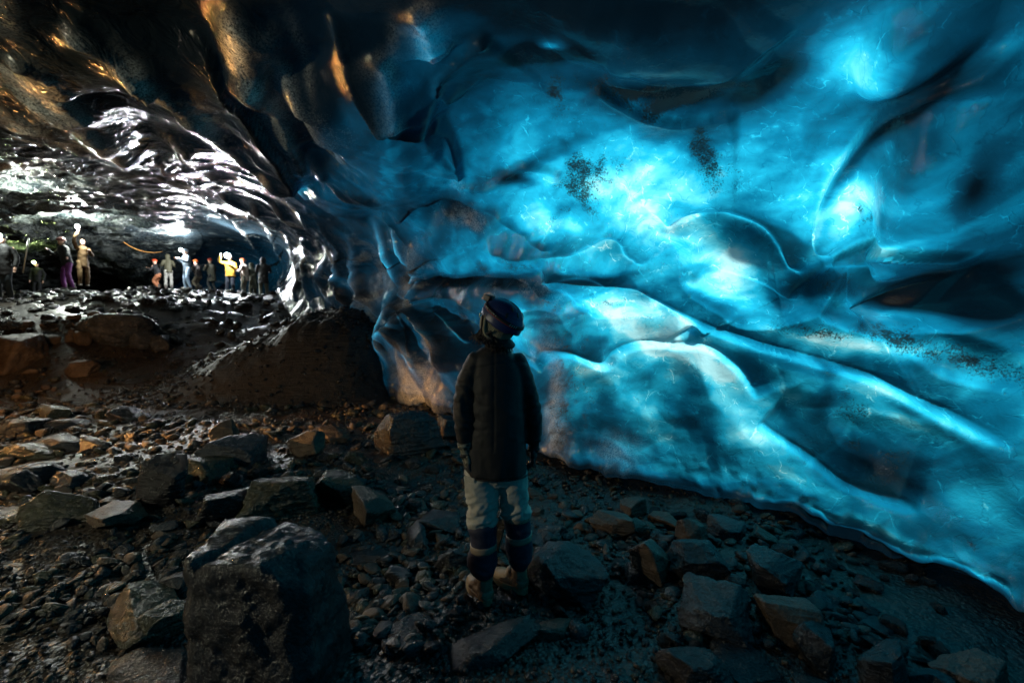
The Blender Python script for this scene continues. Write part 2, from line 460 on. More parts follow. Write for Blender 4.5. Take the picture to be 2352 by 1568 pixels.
# --- daylight glow painted into the ice colour (0 dark ... 1 bright), spot by spot
GLOW_X = [75, 222, 369, 516, 663, 810, 957, 1104, 1251, 1398, 1545, 1692, 1839, 1986, 2133, 2280]
GLOW_ROWS = {
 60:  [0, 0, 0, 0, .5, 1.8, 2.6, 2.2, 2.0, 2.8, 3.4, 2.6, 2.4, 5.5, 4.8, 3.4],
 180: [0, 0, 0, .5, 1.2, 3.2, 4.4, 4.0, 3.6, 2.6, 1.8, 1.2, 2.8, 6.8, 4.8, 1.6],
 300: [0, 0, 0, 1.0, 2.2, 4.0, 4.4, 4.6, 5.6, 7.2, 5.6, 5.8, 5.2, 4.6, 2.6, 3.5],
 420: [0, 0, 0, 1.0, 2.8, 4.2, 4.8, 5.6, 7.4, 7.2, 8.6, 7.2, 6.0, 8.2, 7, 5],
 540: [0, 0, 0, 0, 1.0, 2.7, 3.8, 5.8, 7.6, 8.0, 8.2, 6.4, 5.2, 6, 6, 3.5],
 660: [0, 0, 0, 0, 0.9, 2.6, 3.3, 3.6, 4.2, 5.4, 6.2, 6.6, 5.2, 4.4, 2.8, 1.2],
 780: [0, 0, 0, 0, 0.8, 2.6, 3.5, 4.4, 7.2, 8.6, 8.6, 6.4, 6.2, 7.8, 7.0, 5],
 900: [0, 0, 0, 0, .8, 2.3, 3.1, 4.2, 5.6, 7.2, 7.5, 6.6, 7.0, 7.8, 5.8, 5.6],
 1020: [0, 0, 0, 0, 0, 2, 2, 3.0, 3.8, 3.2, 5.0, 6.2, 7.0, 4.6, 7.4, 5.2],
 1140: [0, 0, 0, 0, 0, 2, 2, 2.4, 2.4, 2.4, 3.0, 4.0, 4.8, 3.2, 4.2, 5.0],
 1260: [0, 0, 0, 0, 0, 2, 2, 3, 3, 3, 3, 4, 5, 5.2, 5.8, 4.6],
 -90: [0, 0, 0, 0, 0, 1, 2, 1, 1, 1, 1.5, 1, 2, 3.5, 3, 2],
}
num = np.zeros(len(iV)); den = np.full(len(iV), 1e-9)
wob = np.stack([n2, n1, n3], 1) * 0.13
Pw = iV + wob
for yy, row in GLOW_ROWS.items():
    for xx, v in zip(GLOW_X, row):
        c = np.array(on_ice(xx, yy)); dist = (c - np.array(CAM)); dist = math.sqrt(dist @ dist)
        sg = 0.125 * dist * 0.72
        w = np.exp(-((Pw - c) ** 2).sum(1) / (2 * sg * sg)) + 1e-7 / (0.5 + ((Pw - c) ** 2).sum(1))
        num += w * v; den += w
glow_map = num / den / 10.0
# brighter and darker spots of glow and shade painted into the ice colour:  x, y, half axes, tilt, amount
GLOW_SPOTS = [
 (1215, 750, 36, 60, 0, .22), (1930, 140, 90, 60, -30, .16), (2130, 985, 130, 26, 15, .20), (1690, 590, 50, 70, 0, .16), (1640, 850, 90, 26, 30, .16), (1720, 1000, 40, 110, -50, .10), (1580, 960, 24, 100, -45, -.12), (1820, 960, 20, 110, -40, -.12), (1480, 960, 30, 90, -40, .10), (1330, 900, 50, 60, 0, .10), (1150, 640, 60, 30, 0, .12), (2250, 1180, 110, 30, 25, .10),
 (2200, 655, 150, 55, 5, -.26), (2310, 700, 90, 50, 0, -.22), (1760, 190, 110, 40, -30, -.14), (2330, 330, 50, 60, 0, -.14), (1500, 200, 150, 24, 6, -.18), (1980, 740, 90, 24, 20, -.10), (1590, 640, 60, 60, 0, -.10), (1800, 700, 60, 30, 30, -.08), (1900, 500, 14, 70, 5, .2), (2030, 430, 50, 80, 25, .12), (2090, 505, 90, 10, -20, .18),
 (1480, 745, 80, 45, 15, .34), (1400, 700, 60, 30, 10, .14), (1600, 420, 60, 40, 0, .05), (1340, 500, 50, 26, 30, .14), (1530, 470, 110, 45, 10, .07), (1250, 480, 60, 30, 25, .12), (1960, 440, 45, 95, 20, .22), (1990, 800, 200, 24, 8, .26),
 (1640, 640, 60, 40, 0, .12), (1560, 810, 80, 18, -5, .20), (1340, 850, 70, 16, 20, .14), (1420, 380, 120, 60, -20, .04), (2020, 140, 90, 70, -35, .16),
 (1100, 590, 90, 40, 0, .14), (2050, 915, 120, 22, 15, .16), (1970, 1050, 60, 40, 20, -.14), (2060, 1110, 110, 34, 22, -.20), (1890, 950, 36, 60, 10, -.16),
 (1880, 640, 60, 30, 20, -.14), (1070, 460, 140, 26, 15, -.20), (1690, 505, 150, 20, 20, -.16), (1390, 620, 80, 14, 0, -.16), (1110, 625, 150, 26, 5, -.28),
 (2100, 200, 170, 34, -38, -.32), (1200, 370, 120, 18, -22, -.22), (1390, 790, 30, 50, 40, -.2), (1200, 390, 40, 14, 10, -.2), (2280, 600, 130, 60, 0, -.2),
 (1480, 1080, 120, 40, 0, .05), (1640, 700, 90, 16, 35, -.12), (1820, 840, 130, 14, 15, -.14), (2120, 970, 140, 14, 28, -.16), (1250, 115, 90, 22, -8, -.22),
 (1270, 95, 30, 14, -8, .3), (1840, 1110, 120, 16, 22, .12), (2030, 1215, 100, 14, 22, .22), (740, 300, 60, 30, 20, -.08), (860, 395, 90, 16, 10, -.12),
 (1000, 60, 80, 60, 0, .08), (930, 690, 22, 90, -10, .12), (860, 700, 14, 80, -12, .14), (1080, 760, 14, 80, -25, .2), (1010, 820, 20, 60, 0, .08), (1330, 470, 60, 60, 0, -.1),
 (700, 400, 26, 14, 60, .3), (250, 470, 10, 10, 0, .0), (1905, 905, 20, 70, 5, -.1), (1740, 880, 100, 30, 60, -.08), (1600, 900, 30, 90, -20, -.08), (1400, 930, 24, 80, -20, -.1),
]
for (px, py, rx, ry, ang, amt) in GLOW_SPOTS:
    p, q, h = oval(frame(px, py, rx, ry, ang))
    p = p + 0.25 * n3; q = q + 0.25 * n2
    glow_map += 1.25 * amt * np.exp(-(p * p + q * q + h * h) * 1.1)
glow_map = np.where(glow_map > 0.03, glow_map + 0.46 * (glow_map - 0.54), glow_map); glow_map = np.maximum(glow_map, np.minimum(0.07, num / den / 10.0))
lit = sstep(0.02, 0.35, glow_map)
glow_map = np.maximum(glow_map, 0.13 * sstep(16.6, 18.0, iS) * sstep(11, 7, iT))
flow = fbm(np.column_stack([U * 0.55 + n1, (W + 0.35 * U) * 3.2 + 1.5 * n2, n3 * 0.7]), 4)
flow2 = fbm(np.column_stack([U * 1.7 + n1, (W - 0.2 * U) * 9.0 + 2 * n2, n3]), 3)
glow_map += lit * (0.14 * flow + 0.04 * flow2)
glow_map += lit * (0.05 * fbm(iV * np.array([0.9, 0.9, 2.2]) + n2[:, None], 4) + 0.05 * n3)
glow_map += 0.16 * crest * nearwall * np.clip(glow_map * 2, 0, 1)
glow_map = glow_map * (1 - 0.30 * wallw * farw * (1 - sstep(14, 15.5, iS)) * (1 - np.clip(ribglow * 1.5, 0, 1)))
glow_map += 0.34 * ribglow * sstep(0.05, 0.2, glow_map)  # rib highlights and the shade between ribs, painted into the ice colour
glow_map = glow_map - 0.50 * np.clip(hood, 0, 1) * np.clip(glow_map * 1.6, 0, 1)  # shade band under each long edge, darkened into the ice colour
glow_map = np.clip(glow_map * (1 - rim) + rim * np.clip(glow_map + 0.45, 0, 0.97), 0, 1)
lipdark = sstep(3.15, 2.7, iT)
glow_map = glow_map * (1 - 0.78 * lipdark)

# --- grit frozen into the ice
GRIT = [
 (1345, 400, 50, 60, 0, 1.05), (1345, 400, 80, 80, 0, .75), (1410, 370, 40, 60, 30, .7), (1300, 470, 60, 20, -30, .7), (1625, 345, 30, 80, -8, 1.05), (1660, 390, 60, 40, 0, .6), (1280, 200, 44, 40, 20, 1.0), (1290, 240, 70, 70, 20, .65), (1215, 572, 34, 26, 0, .8), (1160, 580, 20, 30, 0, .8),
 (1900, 772, 260, 26, 5, .84), (2150, 800, 220, 44, 12, .92), (2330, 848, 120, 46, 15, .92), (1250, 680, 170, 30, 12, .75), (1420, 690, 50, 26, 20, .8), (2010, 480, 44, 48, -40, .85), (1960, 955, 40, 55, -20, .75), (2000, 1060, 110, 60, 25, .7),
 (1310, 1030, 80, 90, 0, .85), (1210, 110, 90, 60, 30, .6), (1470, 200, 100, 24, 8, 1.3), (1560, 228, 80, 18, -8, 1.3), (1650, 195, 90, 30, -10, 1.1), (1940, 650, 110, 50, -15, .75), (1860, 650, 40, 26, 0, .5),
 (1050, 400, 60, 60, 60, .45), (1060, 250, 40, 90, 10, .5), (1410, 620, 60, 40, 20, .4), (1460, 690, 60, 16, 10, .5), (1500, 300, 60, 20, -10, .6), (1560, 190, 200, 30, 5, .9),
 (1410, 720, 16, 40, 10, .6), (1290, 700, 120, 20, 10, .55), (1650, 760, 40, 14, -60, .6), (1210, 60, 60, 60, 0, .5), (900, 100, 30, 60, 10, .45), (1470, 140, 200, 50, -10, .35),
 (960, 900, 50, 70, 0, .5), (860, 720, 26, 60, 0, .3), (1450, 1090, 120, 40, 0, .3), (1550, 330, 80, 60, 0, .45), (2060, 600, 60, 20, -20, .4), (2250, 1270, 50, 16, 45, .7),
 (1120, 60, 60, 60, 0, .35), (840, 420, 60, 30, 30, .35),
]
grit = np.zeros(len(iV)); n4 = fbm(iV * 6.0 + 9, 3); n5 = fbm(iV * 2.3 + 19, 3)
for (px, py, rx, ry, ang, amt) in GRIT:
    p, q, h = oval(frame(px, py, rx * 1.25, ry * 1.25, ang))
    p = p + 0.55 * n3 + 0.25 * n4; q = q + 0.55 * n5 + 0.35 * n4
    grit = np.maximum(grit, amt * np.exp(-(p * p + q * q + h * h) * 1.0))
soft = np.clip(grit, 0, 1.2)
glow_map = np.clip(glow_map - 0.24 * soft * sstep(0.1, 0.5, glow_map) * (0.6 + 0.8 * n5), 0, 1)
grit = np.maximum(grit, 0.34 * sstep(0.15, 0.7, n2) * lit)
# --- scattered frost, plus pale spots and streaks painted as lamp glints
rime = sstep(0.05, 0.75, fbm(iV * 1.3 + 50, 4)) * 0.9
rime = rime * (1 - 0.45 * roof_near) * (1 - 0.97 * nearw)
rime = np.maximum(rime, (0.72 + 0.4 * n3) * roof_far + 0.22 * wallw * farw)

GLINTS = [(540, 55, 26, 60, -25, 1.0), (585, 130, 24, 50, -30, .9), (630, 205, 34, 46, -35, 1.0), (690, 90, 12, 60, -25, .4), (480, 225, 30, 60, -40, .8), (60, 150, 110, 26, 22, .8), (150, 215, 120, 30, 32, .9),
 (60, 250, 120, 16, 18, .8), (230, 300, 110, 20, 38, .8), (320, 100, 60, 12, 35, .6), (905, 110, 14, 60, 5, .45), (985, 30, 34, 44, 20, .5), (720, 230, 30, 50, -40, .4), (1285, 1040, 26, 60, 0, .8), (1310, 1125, 18, 20, 0, .9),
 (965, 890, 26, 60, -8, .9), (985, 570, 22, 50, -10, .8), (975, 660, 14, 60, -5, .8), (1440, 1040, 60, 40, 10, .35), (910, 640, 24, 60, -10, .5), (880, 740, 22, 60, -10, .5), (860, 860, 30, 40, 0, .5), (1010, 900, 30, 40, 0, .6), (50, 390, 60, 12, 10, .6)]
strong = np.zeros(len(iV))
for (px, py, rx, ry, ang, amt) in GLINTS:
    p, q, h = oval(frame(px, py, rx, ry, ang))
    p = p + 0.45 * n3 + 0.3 * n4; q = q + 0.45 * n5
    strong = np.maximum(strong, amt * np.exp(-(p * p + q * q + h * h) * 1.5))
rime = np.maximum(rime, strong)
strong = np.maximum(strong, 0.55 * crestglow); glintc = strong  # pale streaks along the crests stand for glints of lamp light
rime = np.maximum(rime, strong)
rip = np.clip(roof_far + 0.55 * roof_near + 0.10 * wallw * farw, 0, 1)

# ---------------------------------------------------------------- ice material
ice, nt = mat('glacier_ice')
out = N(nt, 'ShaderNodeOutputMaterial')
tc = N(nt, 'ShaderNodeTexCoord').outputs['Object']
aC = N(nt, 'ShaderNodeAttribute', attribute_name='ice_glow').outputs['Fac']
aG = N(nt, 'ShaderNodeAttribute', attribute_name='grit').outputs['Fac']
aR = N(nt, 'ShaderNodeAttribute', attribute_name='rime').outputs['Fac']
mp = N(nt, 'ShaderNodeMapping', i={'Vector': tc, 'Scale': (1, 1, 1.7)}).outputs[0]
nz = N(nt, 'ShaderNodeTexNoise', i={'Vector': mp, 'Scale': 2.6, 'Detail': 6.0, 'Roughness': 0.55, 'Distortion': 1.1}).outputs[0]
nf = N(nt, 'ShaderNodeTexNoise', i={'Vector': tc, 'Scale': 64.0, 'Detail': 4.0, 'Roughness': 0.7}).outputs[0]
nm = N(nt, 'ShaderNodeTexNoise', i={'Vector': tc, 'Scale': 11.0, 'Detail': 5.0, 'Roughness': 0.65, 'Distortion': 0.6}).outputs[0]
# warped cell cracks
wv = N(nt, 'ShaderNodeVectorMath', operation='ADD', i={0: tc, 1: N(nt, 'ShaderNodeVectorMath', operation='SCALE', i={0: N(nt, 'ShaderNodeTexNoise', i={'Vector': tc, 'Scale': 4.5, 'Detail': 4.0}).outputs[1], 'Scale': 0.30}).outputs[0]}).outputs[0]
vor = N(nt, 'ShaderNodeTexVoronoi', feature='DISTANCE_TO_EDGE', i={'Vector': wv, 'Scale': 6.0}).outputs[0]
crack = math_n(nt, 'SUBTRACT', 1.0, math_n(nt, 'MULTIPLY', vor, 26.0, clamp=True), clamp=True)
crack = math_n(nt, 'MULTIPLY', crack, math_n(nt, 'MULTIPLY', math_n(nt, 'SUBTRACT', nm, 0.42), 5.0, clamp=True))
# painted ice glow with inner veils
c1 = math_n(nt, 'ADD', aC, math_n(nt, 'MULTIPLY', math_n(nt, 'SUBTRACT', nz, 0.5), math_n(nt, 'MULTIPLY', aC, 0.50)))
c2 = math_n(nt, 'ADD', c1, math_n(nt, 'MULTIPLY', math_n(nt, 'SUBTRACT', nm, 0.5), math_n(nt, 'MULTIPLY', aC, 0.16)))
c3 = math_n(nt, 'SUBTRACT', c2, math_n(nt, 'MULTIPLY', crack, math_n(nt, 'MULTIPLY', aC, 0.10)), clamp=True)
vor2 = N(nt, 'ShaderNodeTexVoronoi', feature='DISTANCE_TO_EDGE', i={'Vector': wv, 'Scale': 3.4}).outputs[0]
vein = math_n(nt, 'SUBTRACT', 1.0, math_n(nt, 'MULTIPLY', vor2, 38.0, clamp=True), clamp=True)
vein = math_n(nt, 'MULTIPLY', vein, math_n(nt, 'MULTIPLY', math_n(nt, 'SUBTRACT', nm, 0.47), 6.0, clamp=True))
c3 = math_n(nt, 'ADD', c3, math_n(nt, 'MULTIPLY', vein, math_n(nt, 'MULTIPLY', aC, 0.30)), clamp=True)
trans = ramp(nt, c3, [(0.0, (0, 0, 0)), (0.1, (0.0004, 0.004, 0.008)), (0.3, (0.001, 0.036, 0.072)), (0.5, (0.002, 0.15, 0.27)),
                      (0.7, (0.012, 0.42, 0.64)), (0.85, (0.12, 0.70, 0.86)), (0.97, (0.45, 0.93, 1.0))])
# grit: fine specks where the mask is weak, closing up to whole dark patches
gsum = math_n(nt, 'ADD', math_n(nt, 'MULTIPLY', nf, 0.62), math_n(nt, 'MULTIPLY', nm, 0.50))
gth = math_n(nt, 'SUBTRACT', 0.84, math_n(nt, 'MULTIPLY', aG, 0.42))
gmask = math_n(nt, 'MULTIPLY', math_n(nt, 'SUBTRACT', gsum, gth), 7.0, clamp=True)
gmask = math_n(nt, 'MULTIPLY', gmask, math_n(nt, 'MULTIPLY', aG, 6.0, clamp=True))
tmix = N(nt, 'ShaderNodeMix', data_type='RGBA', blend_type='MIX')
nt.links.new(math_n(nt, 'MULTIPLY', gmask, 0.92), tmix.inputs[0]); nt.links.new(trans, tmix.inputs[6]); tmix.inputs[7].default_value = (0.002, 0.006, 0.008, 1)
TM = tmix
# surface: dark wet ice, dull frost in patches, painted lamp glints over it
rm = math_n(nt, 'MULTIPLY', math_n(nt, 'SUBTRACT', math_n(nt, 'ADD', math_n(nt, 'MULTIPLY', nf, 0.7), math_n(nt, 'MULTIPLY', nm, 0.5)), math_n(nt, 'SUBTRACT', 0.80, math_n(nt, 'MULTIPLY', aR, 0.40))), 5.0, clamp=True)
rm = math_n(nt, 'MULTIPLY', rm, aR, clamp=True)
bcol = N(nt, 'ShaderNodeMix', data_type='RGBA'); nt.links.new(rm, bcol.inputs[0])
bcol.inputs[6].default_value = (0.008, 0.013, 0.016, 1); bcol.inputs[7].default_value = (0.24, 0.27, 0.25, 1)
bcs = N(nt, 'ShaderNodeMix', data_type='RGBA')
bcol2 = N(nt, 'ShaderNodeMix', data_type='RGBA'); nt.links.new(gmask, bcol2.inputs[0]); nt.links.new(bcs.outputs[2], bcol2.inputs[6]); bcol2.inputs[7].default_value = (0.045, 0.038, 0.03, 1)
bump_h = math_n(nt, 'ADD', math_n(nt, 'MULTIPLY', nf, 0.25), math_n(nt, 'MULTIPLY', nm, 0.9))
bump_h = math_n(nt, 'ADD', bump_h, math_n(nt, 'MULTIPLY', crack, 0.18))
bump_h = math_n(nt, 'ADD', bump_h, math_n(nt, 'MULTIPLY', gmask, 0.25))
aP = N(nt, 'ShaderNodeAttribute', attribute_name='ripple').outputs['Fac']
aS = N(nt, 'ShaderNodeAttribute', attribute_name='glints').outputs['Fac']
rpm = N(nt, 'ShaderNodeMapping', i={'Vector': tc, 'Scale': (1.0, 0.7, 1.0)}).outputs[0]
rpl = N(nt, 'ShaderNodeTexNoise', i={'Vector': rpm, 'Scale': 4.2, 'Detail': 3.5, 'Roughness': 0.6, 'Distortion': 0.8}).outputs[0]
b0 = N(nt, 'ShaderNodeBump', i={'Height': math_n(nt, 'MULTIPLY', rpl, aP), 'Distance': 0.22, 'Strength': 1.0})
bmp = N(nt, 'ShaderNodeBump', i={'Height': bump_h, 'Distance': 0.010, 'Strength': 0.6, 'Normal': b0.outputs[0]})
nt.links.new(math_n(nt, 'MULTIPLY', aS, math_n(nt, 'MULTIPLY', math_n(nt, 'SUBTRACT', nf, 0.34), 4.0, clamp=True), clamp=True), bcs.inputs[0]); nt.links.new(bcol.outputs[2], bcs.inputs[6]); bcs.inputs[7].default_value = (0.80, 0.80, 0.74, 1)
bt = N(nt, 'ShaderNodeBump', i={'Height': bump_h, 'Distance': 0.012, 'Strength': 0.5})
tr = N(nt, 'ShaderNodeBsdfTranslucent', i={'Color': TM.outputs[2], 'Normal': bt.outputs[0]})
pr = N(nt, 'ShaderNodeBsdfPrincipled', i={'Base Color': bcol2.outputs[2], 'Normal': bmp.outputs[0], 'IOR': 1.31})
nt.links.new(math_n(nt, 'ADD', 0.10, math_n(nt, 'MULTIPLY', math_n(nt, 'ADD', rm, gmask), 0.22)), pr.inputs['Roughness'])
add = N(nt, 'ShaderNodeAddShader'); nt.links.new(pr.outputs[0], add.inputs[0]); nt.links.new(tr.outputs[0], add.inputs[1])
nt.links.new(add.outputs[0], out.inputs[0])

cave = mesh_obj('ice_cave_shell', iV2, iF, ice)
attr(cave, 'ice_glow', glow_map); attr(cave, 'grit', np.minimum(grit, 1.5)); attr(cave, 'rime', rime); attr(cave, 'ripple', rip); attr(cave, 'glints', glintc)
tag(cave, 'blue glowing glacier ice of the cave wall and roof', kind='structure')
ICE = BVHTree.FromPolygons([tuple(v) for v in iV2[::1]], [tuple(f) for f in iF]) if False else BASE
# ---------------------------------------------------------------- ground: one sheet of wet silt and gravel
def ground_mat():
    m, nt = mat('wet_silt')
    out = N(nt, 'ShaderNodeOutputMaterial'); tc = N(nt, 'ShaderNodeTexCoord').outputs['Object']
    a = N(nt, 'ShaderNodeTexNoise', i={'Vector': tc, 'Scale': 1.6, 'Detail': 5.0}).outputs[0]
    b = N(nt, 'ShaderNodeTexNoise', i={'Vector': tc, 'Scale': 55.0, 'Detail': 3.0, 'Roughness': 0.7}).outputs[0]
    v = N(nt, 'ShaderNodeTexVoronoi', i={'Vector': tc, 'Scale': 38.0}).outputs[0]
    v2 = N(nt, 'ShaderNodeTexVoronoi', i={'Vector': tc, 'Scale': 13.0}).outputs[0]
    colr = ramp(nt, a, [(0.3, (0.016, 0.013, 0.011)), (0.5, (0.035, 0.028, 0.022)), (0.7, (0.060, 0.042, 0.028))])
    h = math_n(nt, 'ADD', math_n(nt, 'MULTIPLY', b, 0.5), math_n(nt, 'MULTIPLY', math_n(nt, 'SUBTRACT', 1.0, v), 0.6))
    h = math_n(nt, 'ADD', h, math_n(nt, 'MULTIPLY', math_n(nt, 'SUBTRACT', 1.0, v2), 0.5))
    bp = N(nt, 'ShaderNodeBump', i={'Height': h, 'Distance': 0.02, 'Strength': 1.0})
    rgh = math_n(nt, 'ADD', 0.10, math_n(nt, 'MULTIPLY', a, 0.40))
    p = N(nt, 'ShaderNodeBsdfPrincipled', i={'Base Color': colr, 'Roughness': rgh, 'Normal': bp.outputs[0], 'Specular IOR Level': 0.6})
    nt.links.new(p.outputs[0], out.inputs[0])
    return m
M_ground = ground_mat()
def axis(lo, a, b, hi, fine, coarse):
    return np.concatenate([np.arange(lo, a, coarse), np.arange(a, b, fine), np.arange(b, hi + coarse, coarse)])
gx = axis(-46, -7, 4.6, 14, 0.035, 0.18); gy = axis(-16, 0.8, 9.5, 40, 0.035, 0.14)
XX, YY = np.meshgrid(gx, gy, indexing='ij')
ZZ = ground_z(XX.ravel(), YY.ravel())
ZZ += 0.012 * fbm(np.stack([XX.ravel() * 9, YY.ravel() * 9, ZZ * 0], 1), 2)
idx = np.arange(XX.size).reshape(XX.shape)
gf = np.stack([idx[:-1, :-1].ravel(), idx[1:, :-1].ravel(), idx[1:, 1:].ravel(), idx[:-1, 1:].ravel()], 1)
ground = mesh_obj('ground', np.stack([XX.ravel(), YY.ravel(), ZZ], 1), gf, M_ground)
tag(ground, 'dark wet silt and gravel floor of the cave', kind='structure')
# bedrock plain far round the cave, under the glacier, out to the horizon
bed = mesh_obj('bedrock_plain', [(-400, -400, -3.5), (400, -400, -3.5), (400, 400, -3.5), (-400, 400, -3.5)], [(0, 1, 2, 3)], M_ground)
tag(bed, kind='structure')
# ---------------------------------------------------------------- rocks
def rock_mat(name, c0, c1, c2, rough=0.28, strata=0.6):
    m, nt = mat(name)
    out = N(nt, 'ShaderNodeOutputMaterial'); tc = N(nt, 'ShaderNodeTexCoord').outputs['Object']
    oi = N(nt, 'ShaderNodeObjectInfo').outputs['Random']
    off = N(nt, 'ShaderNodeVectorMath', operation='ADD', i={0: tc, 1: N(nt, 'ShaderNodeCombineXYZ', i={0: math_n(nt, 'MULTIPLY', oi, 37.0), 1: math_n(nt, 'MULTIPLY', oi, 91.0)}).outputs[0]}).outputs[0]
    a = N(nt, 'ShaderNodeTexNoise', i={'Vector': off, 'Scale': 5.0, 'Detail': 6.0, 'Roughness': 0.65}).outputs[0]
    st = N(nt, 'ShaderNodeMapping', i={'Vector': off, 'Scale': (3, 5, 34), 'Rotation': (0.5, 0.3, 0.2)}).outputs[0]
    b = N(nt, 'ShaderNodeTexNoise', i={'Vector': st, 'Scale': 1.0, 'Detail': 5.0, 'Roughness': 0.6}).outputs[0]
    c = N(nt, 'ShaderNodeTexNoise', i={'Vector': off, 'Scale': 60.0, 'Detail': 4.0, 'Roughness': 0.7}).outputs[0]
    f = math_n(nt, 'ADD', math_n(nt, 'MULTIPLY', a, 0.7), math_n(nt, 'MULTIPLY', c, 0.3))
    col = ramp(nt, f, [(0.35, c0), (0.52, c1), (0.68, c2)])
    h = math_n(nt, 'ADD', math_n(nt, 'MULTIPLY', b, strata), math_n(nt, 'ADD', math_n(nt, 'MULTIPLY', c, 0.35), a))
    bp = N(nt, 'ShaderNodeBump', i={'Height': h, 'Distance': 0.040, 'Strength': 1.0})
    rr = math_n(nt, 'ADD', rough - 0.20, math_n(nt, 'MULTIPLY', a, 0.36))
    p = N(nt, 'ShaderNodeBsdfPrincipled', i={'Base Color': col, 'Roughness': rr, 'Normal': bp.outputs[0], 'Specular IOR Level': 0.55})
    nt.links.new(p.outputs[0], out.inputs[0])
    return m
RM = {
 'grey': rock_mat('rock_grey', (0.0124, 0.0136, 0.0155), (0.0341, 0.0360, 0.0384), (0.0682, 0.0682, 0.0682)),
 'dark': rock_mat('rock_dark', (0.0062, 0.0062, 0.0074), (0.0149, 0.0149, 0.0161), (0.0310, 0.0298, 0.0285)),
 'brown': rock_mat('rock_brown', (0.030, 0.019, 0.012), (0.085, 0.055, 0.033), (0.16, 0.11, 0.07), rough=0.42),
 'olive': rock_mat('rock_olive', (0.0136, 0.0149, 0.0074), (0.0372, 0.0372, 0.0186), (0.0682, 0.0620, 0.0372)),
 'wet': rock_mat('rock_wet', (0.0112, 0.0112, 0.0124), (0.0279, 0.0260, 0.0260), (0.0558, 0.0496, 0.0465), rough=0.24, strata=0.12),
}
def ico(sub):
    bm = bmesh.new(); bmesh.ops.create_icosphere(bm, subdivisions=sub, radius=1.0)
    V = np.array([v.co[:] for v in bm.verts]); F = np.array([[v.index for v in f.verts] for f in bm.faces]); bm.free()
    return V / np.linalg.norm(V, axis=1)[:, None], F
ICO = {k: ico(k) for k in (1, 2, 3, 4, 5, 6)}
def rock_shape(seed, sub=4, blocky=0.6, planes=None, p=26, rough=0.06, nplanes=17):
    rs = np.random.RandomState(seed)
    D, F = ICO[sub]
    if planes is None:
        planes = []
        for ax in range(3):
            for s in (-1, 1):
                n = np.zeros(3); n[ax] = s; n += rs.randn(3) * 0.34 * (1.35 - blocky)
                planes.append((n / np.linalg.norm(n), rs.uniform(0.72, 0.98)))
        for k in range(nplanes - 6):
            n = rs.randn(3); n /= np.linalg.norm(n)
            planes.append((n, rs.uniform(0.74, 1.10)))
    acc = np.zeros(len(D))
    for n, d in planes:
        acc += np.clip(D @ np.asarray(n) / d, 0, None) ** p
    r = acc ** (-1.0 / p)
    P = D * r[:, None]
    o = rs.rand(3) * 50
    ch = fbm(P * 2.1 + o, 3); fine = fbm(P * 7.0 + o, 3)
    lay = fbm(np.column_stack([P[:, 0] * 1.5, P[:, 1] * 2.0, P[:, 2] * 9.0]) + o, 2)
    rdg = 1 - 2 * np.abs(perlin(P * 3.3 + o + 5))
    vf = fbm(P * 19.0 + o, 2) if sub >= 5 else 0
    P = P * (1 + rough * (1.0 * np.minimum(ch, 0.25) + 0.42 * fine + 0.42 * lay + 0.30 * rdg + 0.16 * vf))[:, None]
    return P, F
def add_rock(name, loc, size, seed, m, rot=(0, 0, 0), sub=4, label=None, group=None, cat='rock', blocky=0.6, **kw):
    P, F = rock_shape(seed, sub, blocky, **kw)
    P = P * (np.array(size) / 2)
    P = P @ np.array(Euler(rot).to_matrix()).T
    o = mesh_obj(name, P, F, RM[m])
    o.location = loc
    tag(o, label, cat, group)
    return o
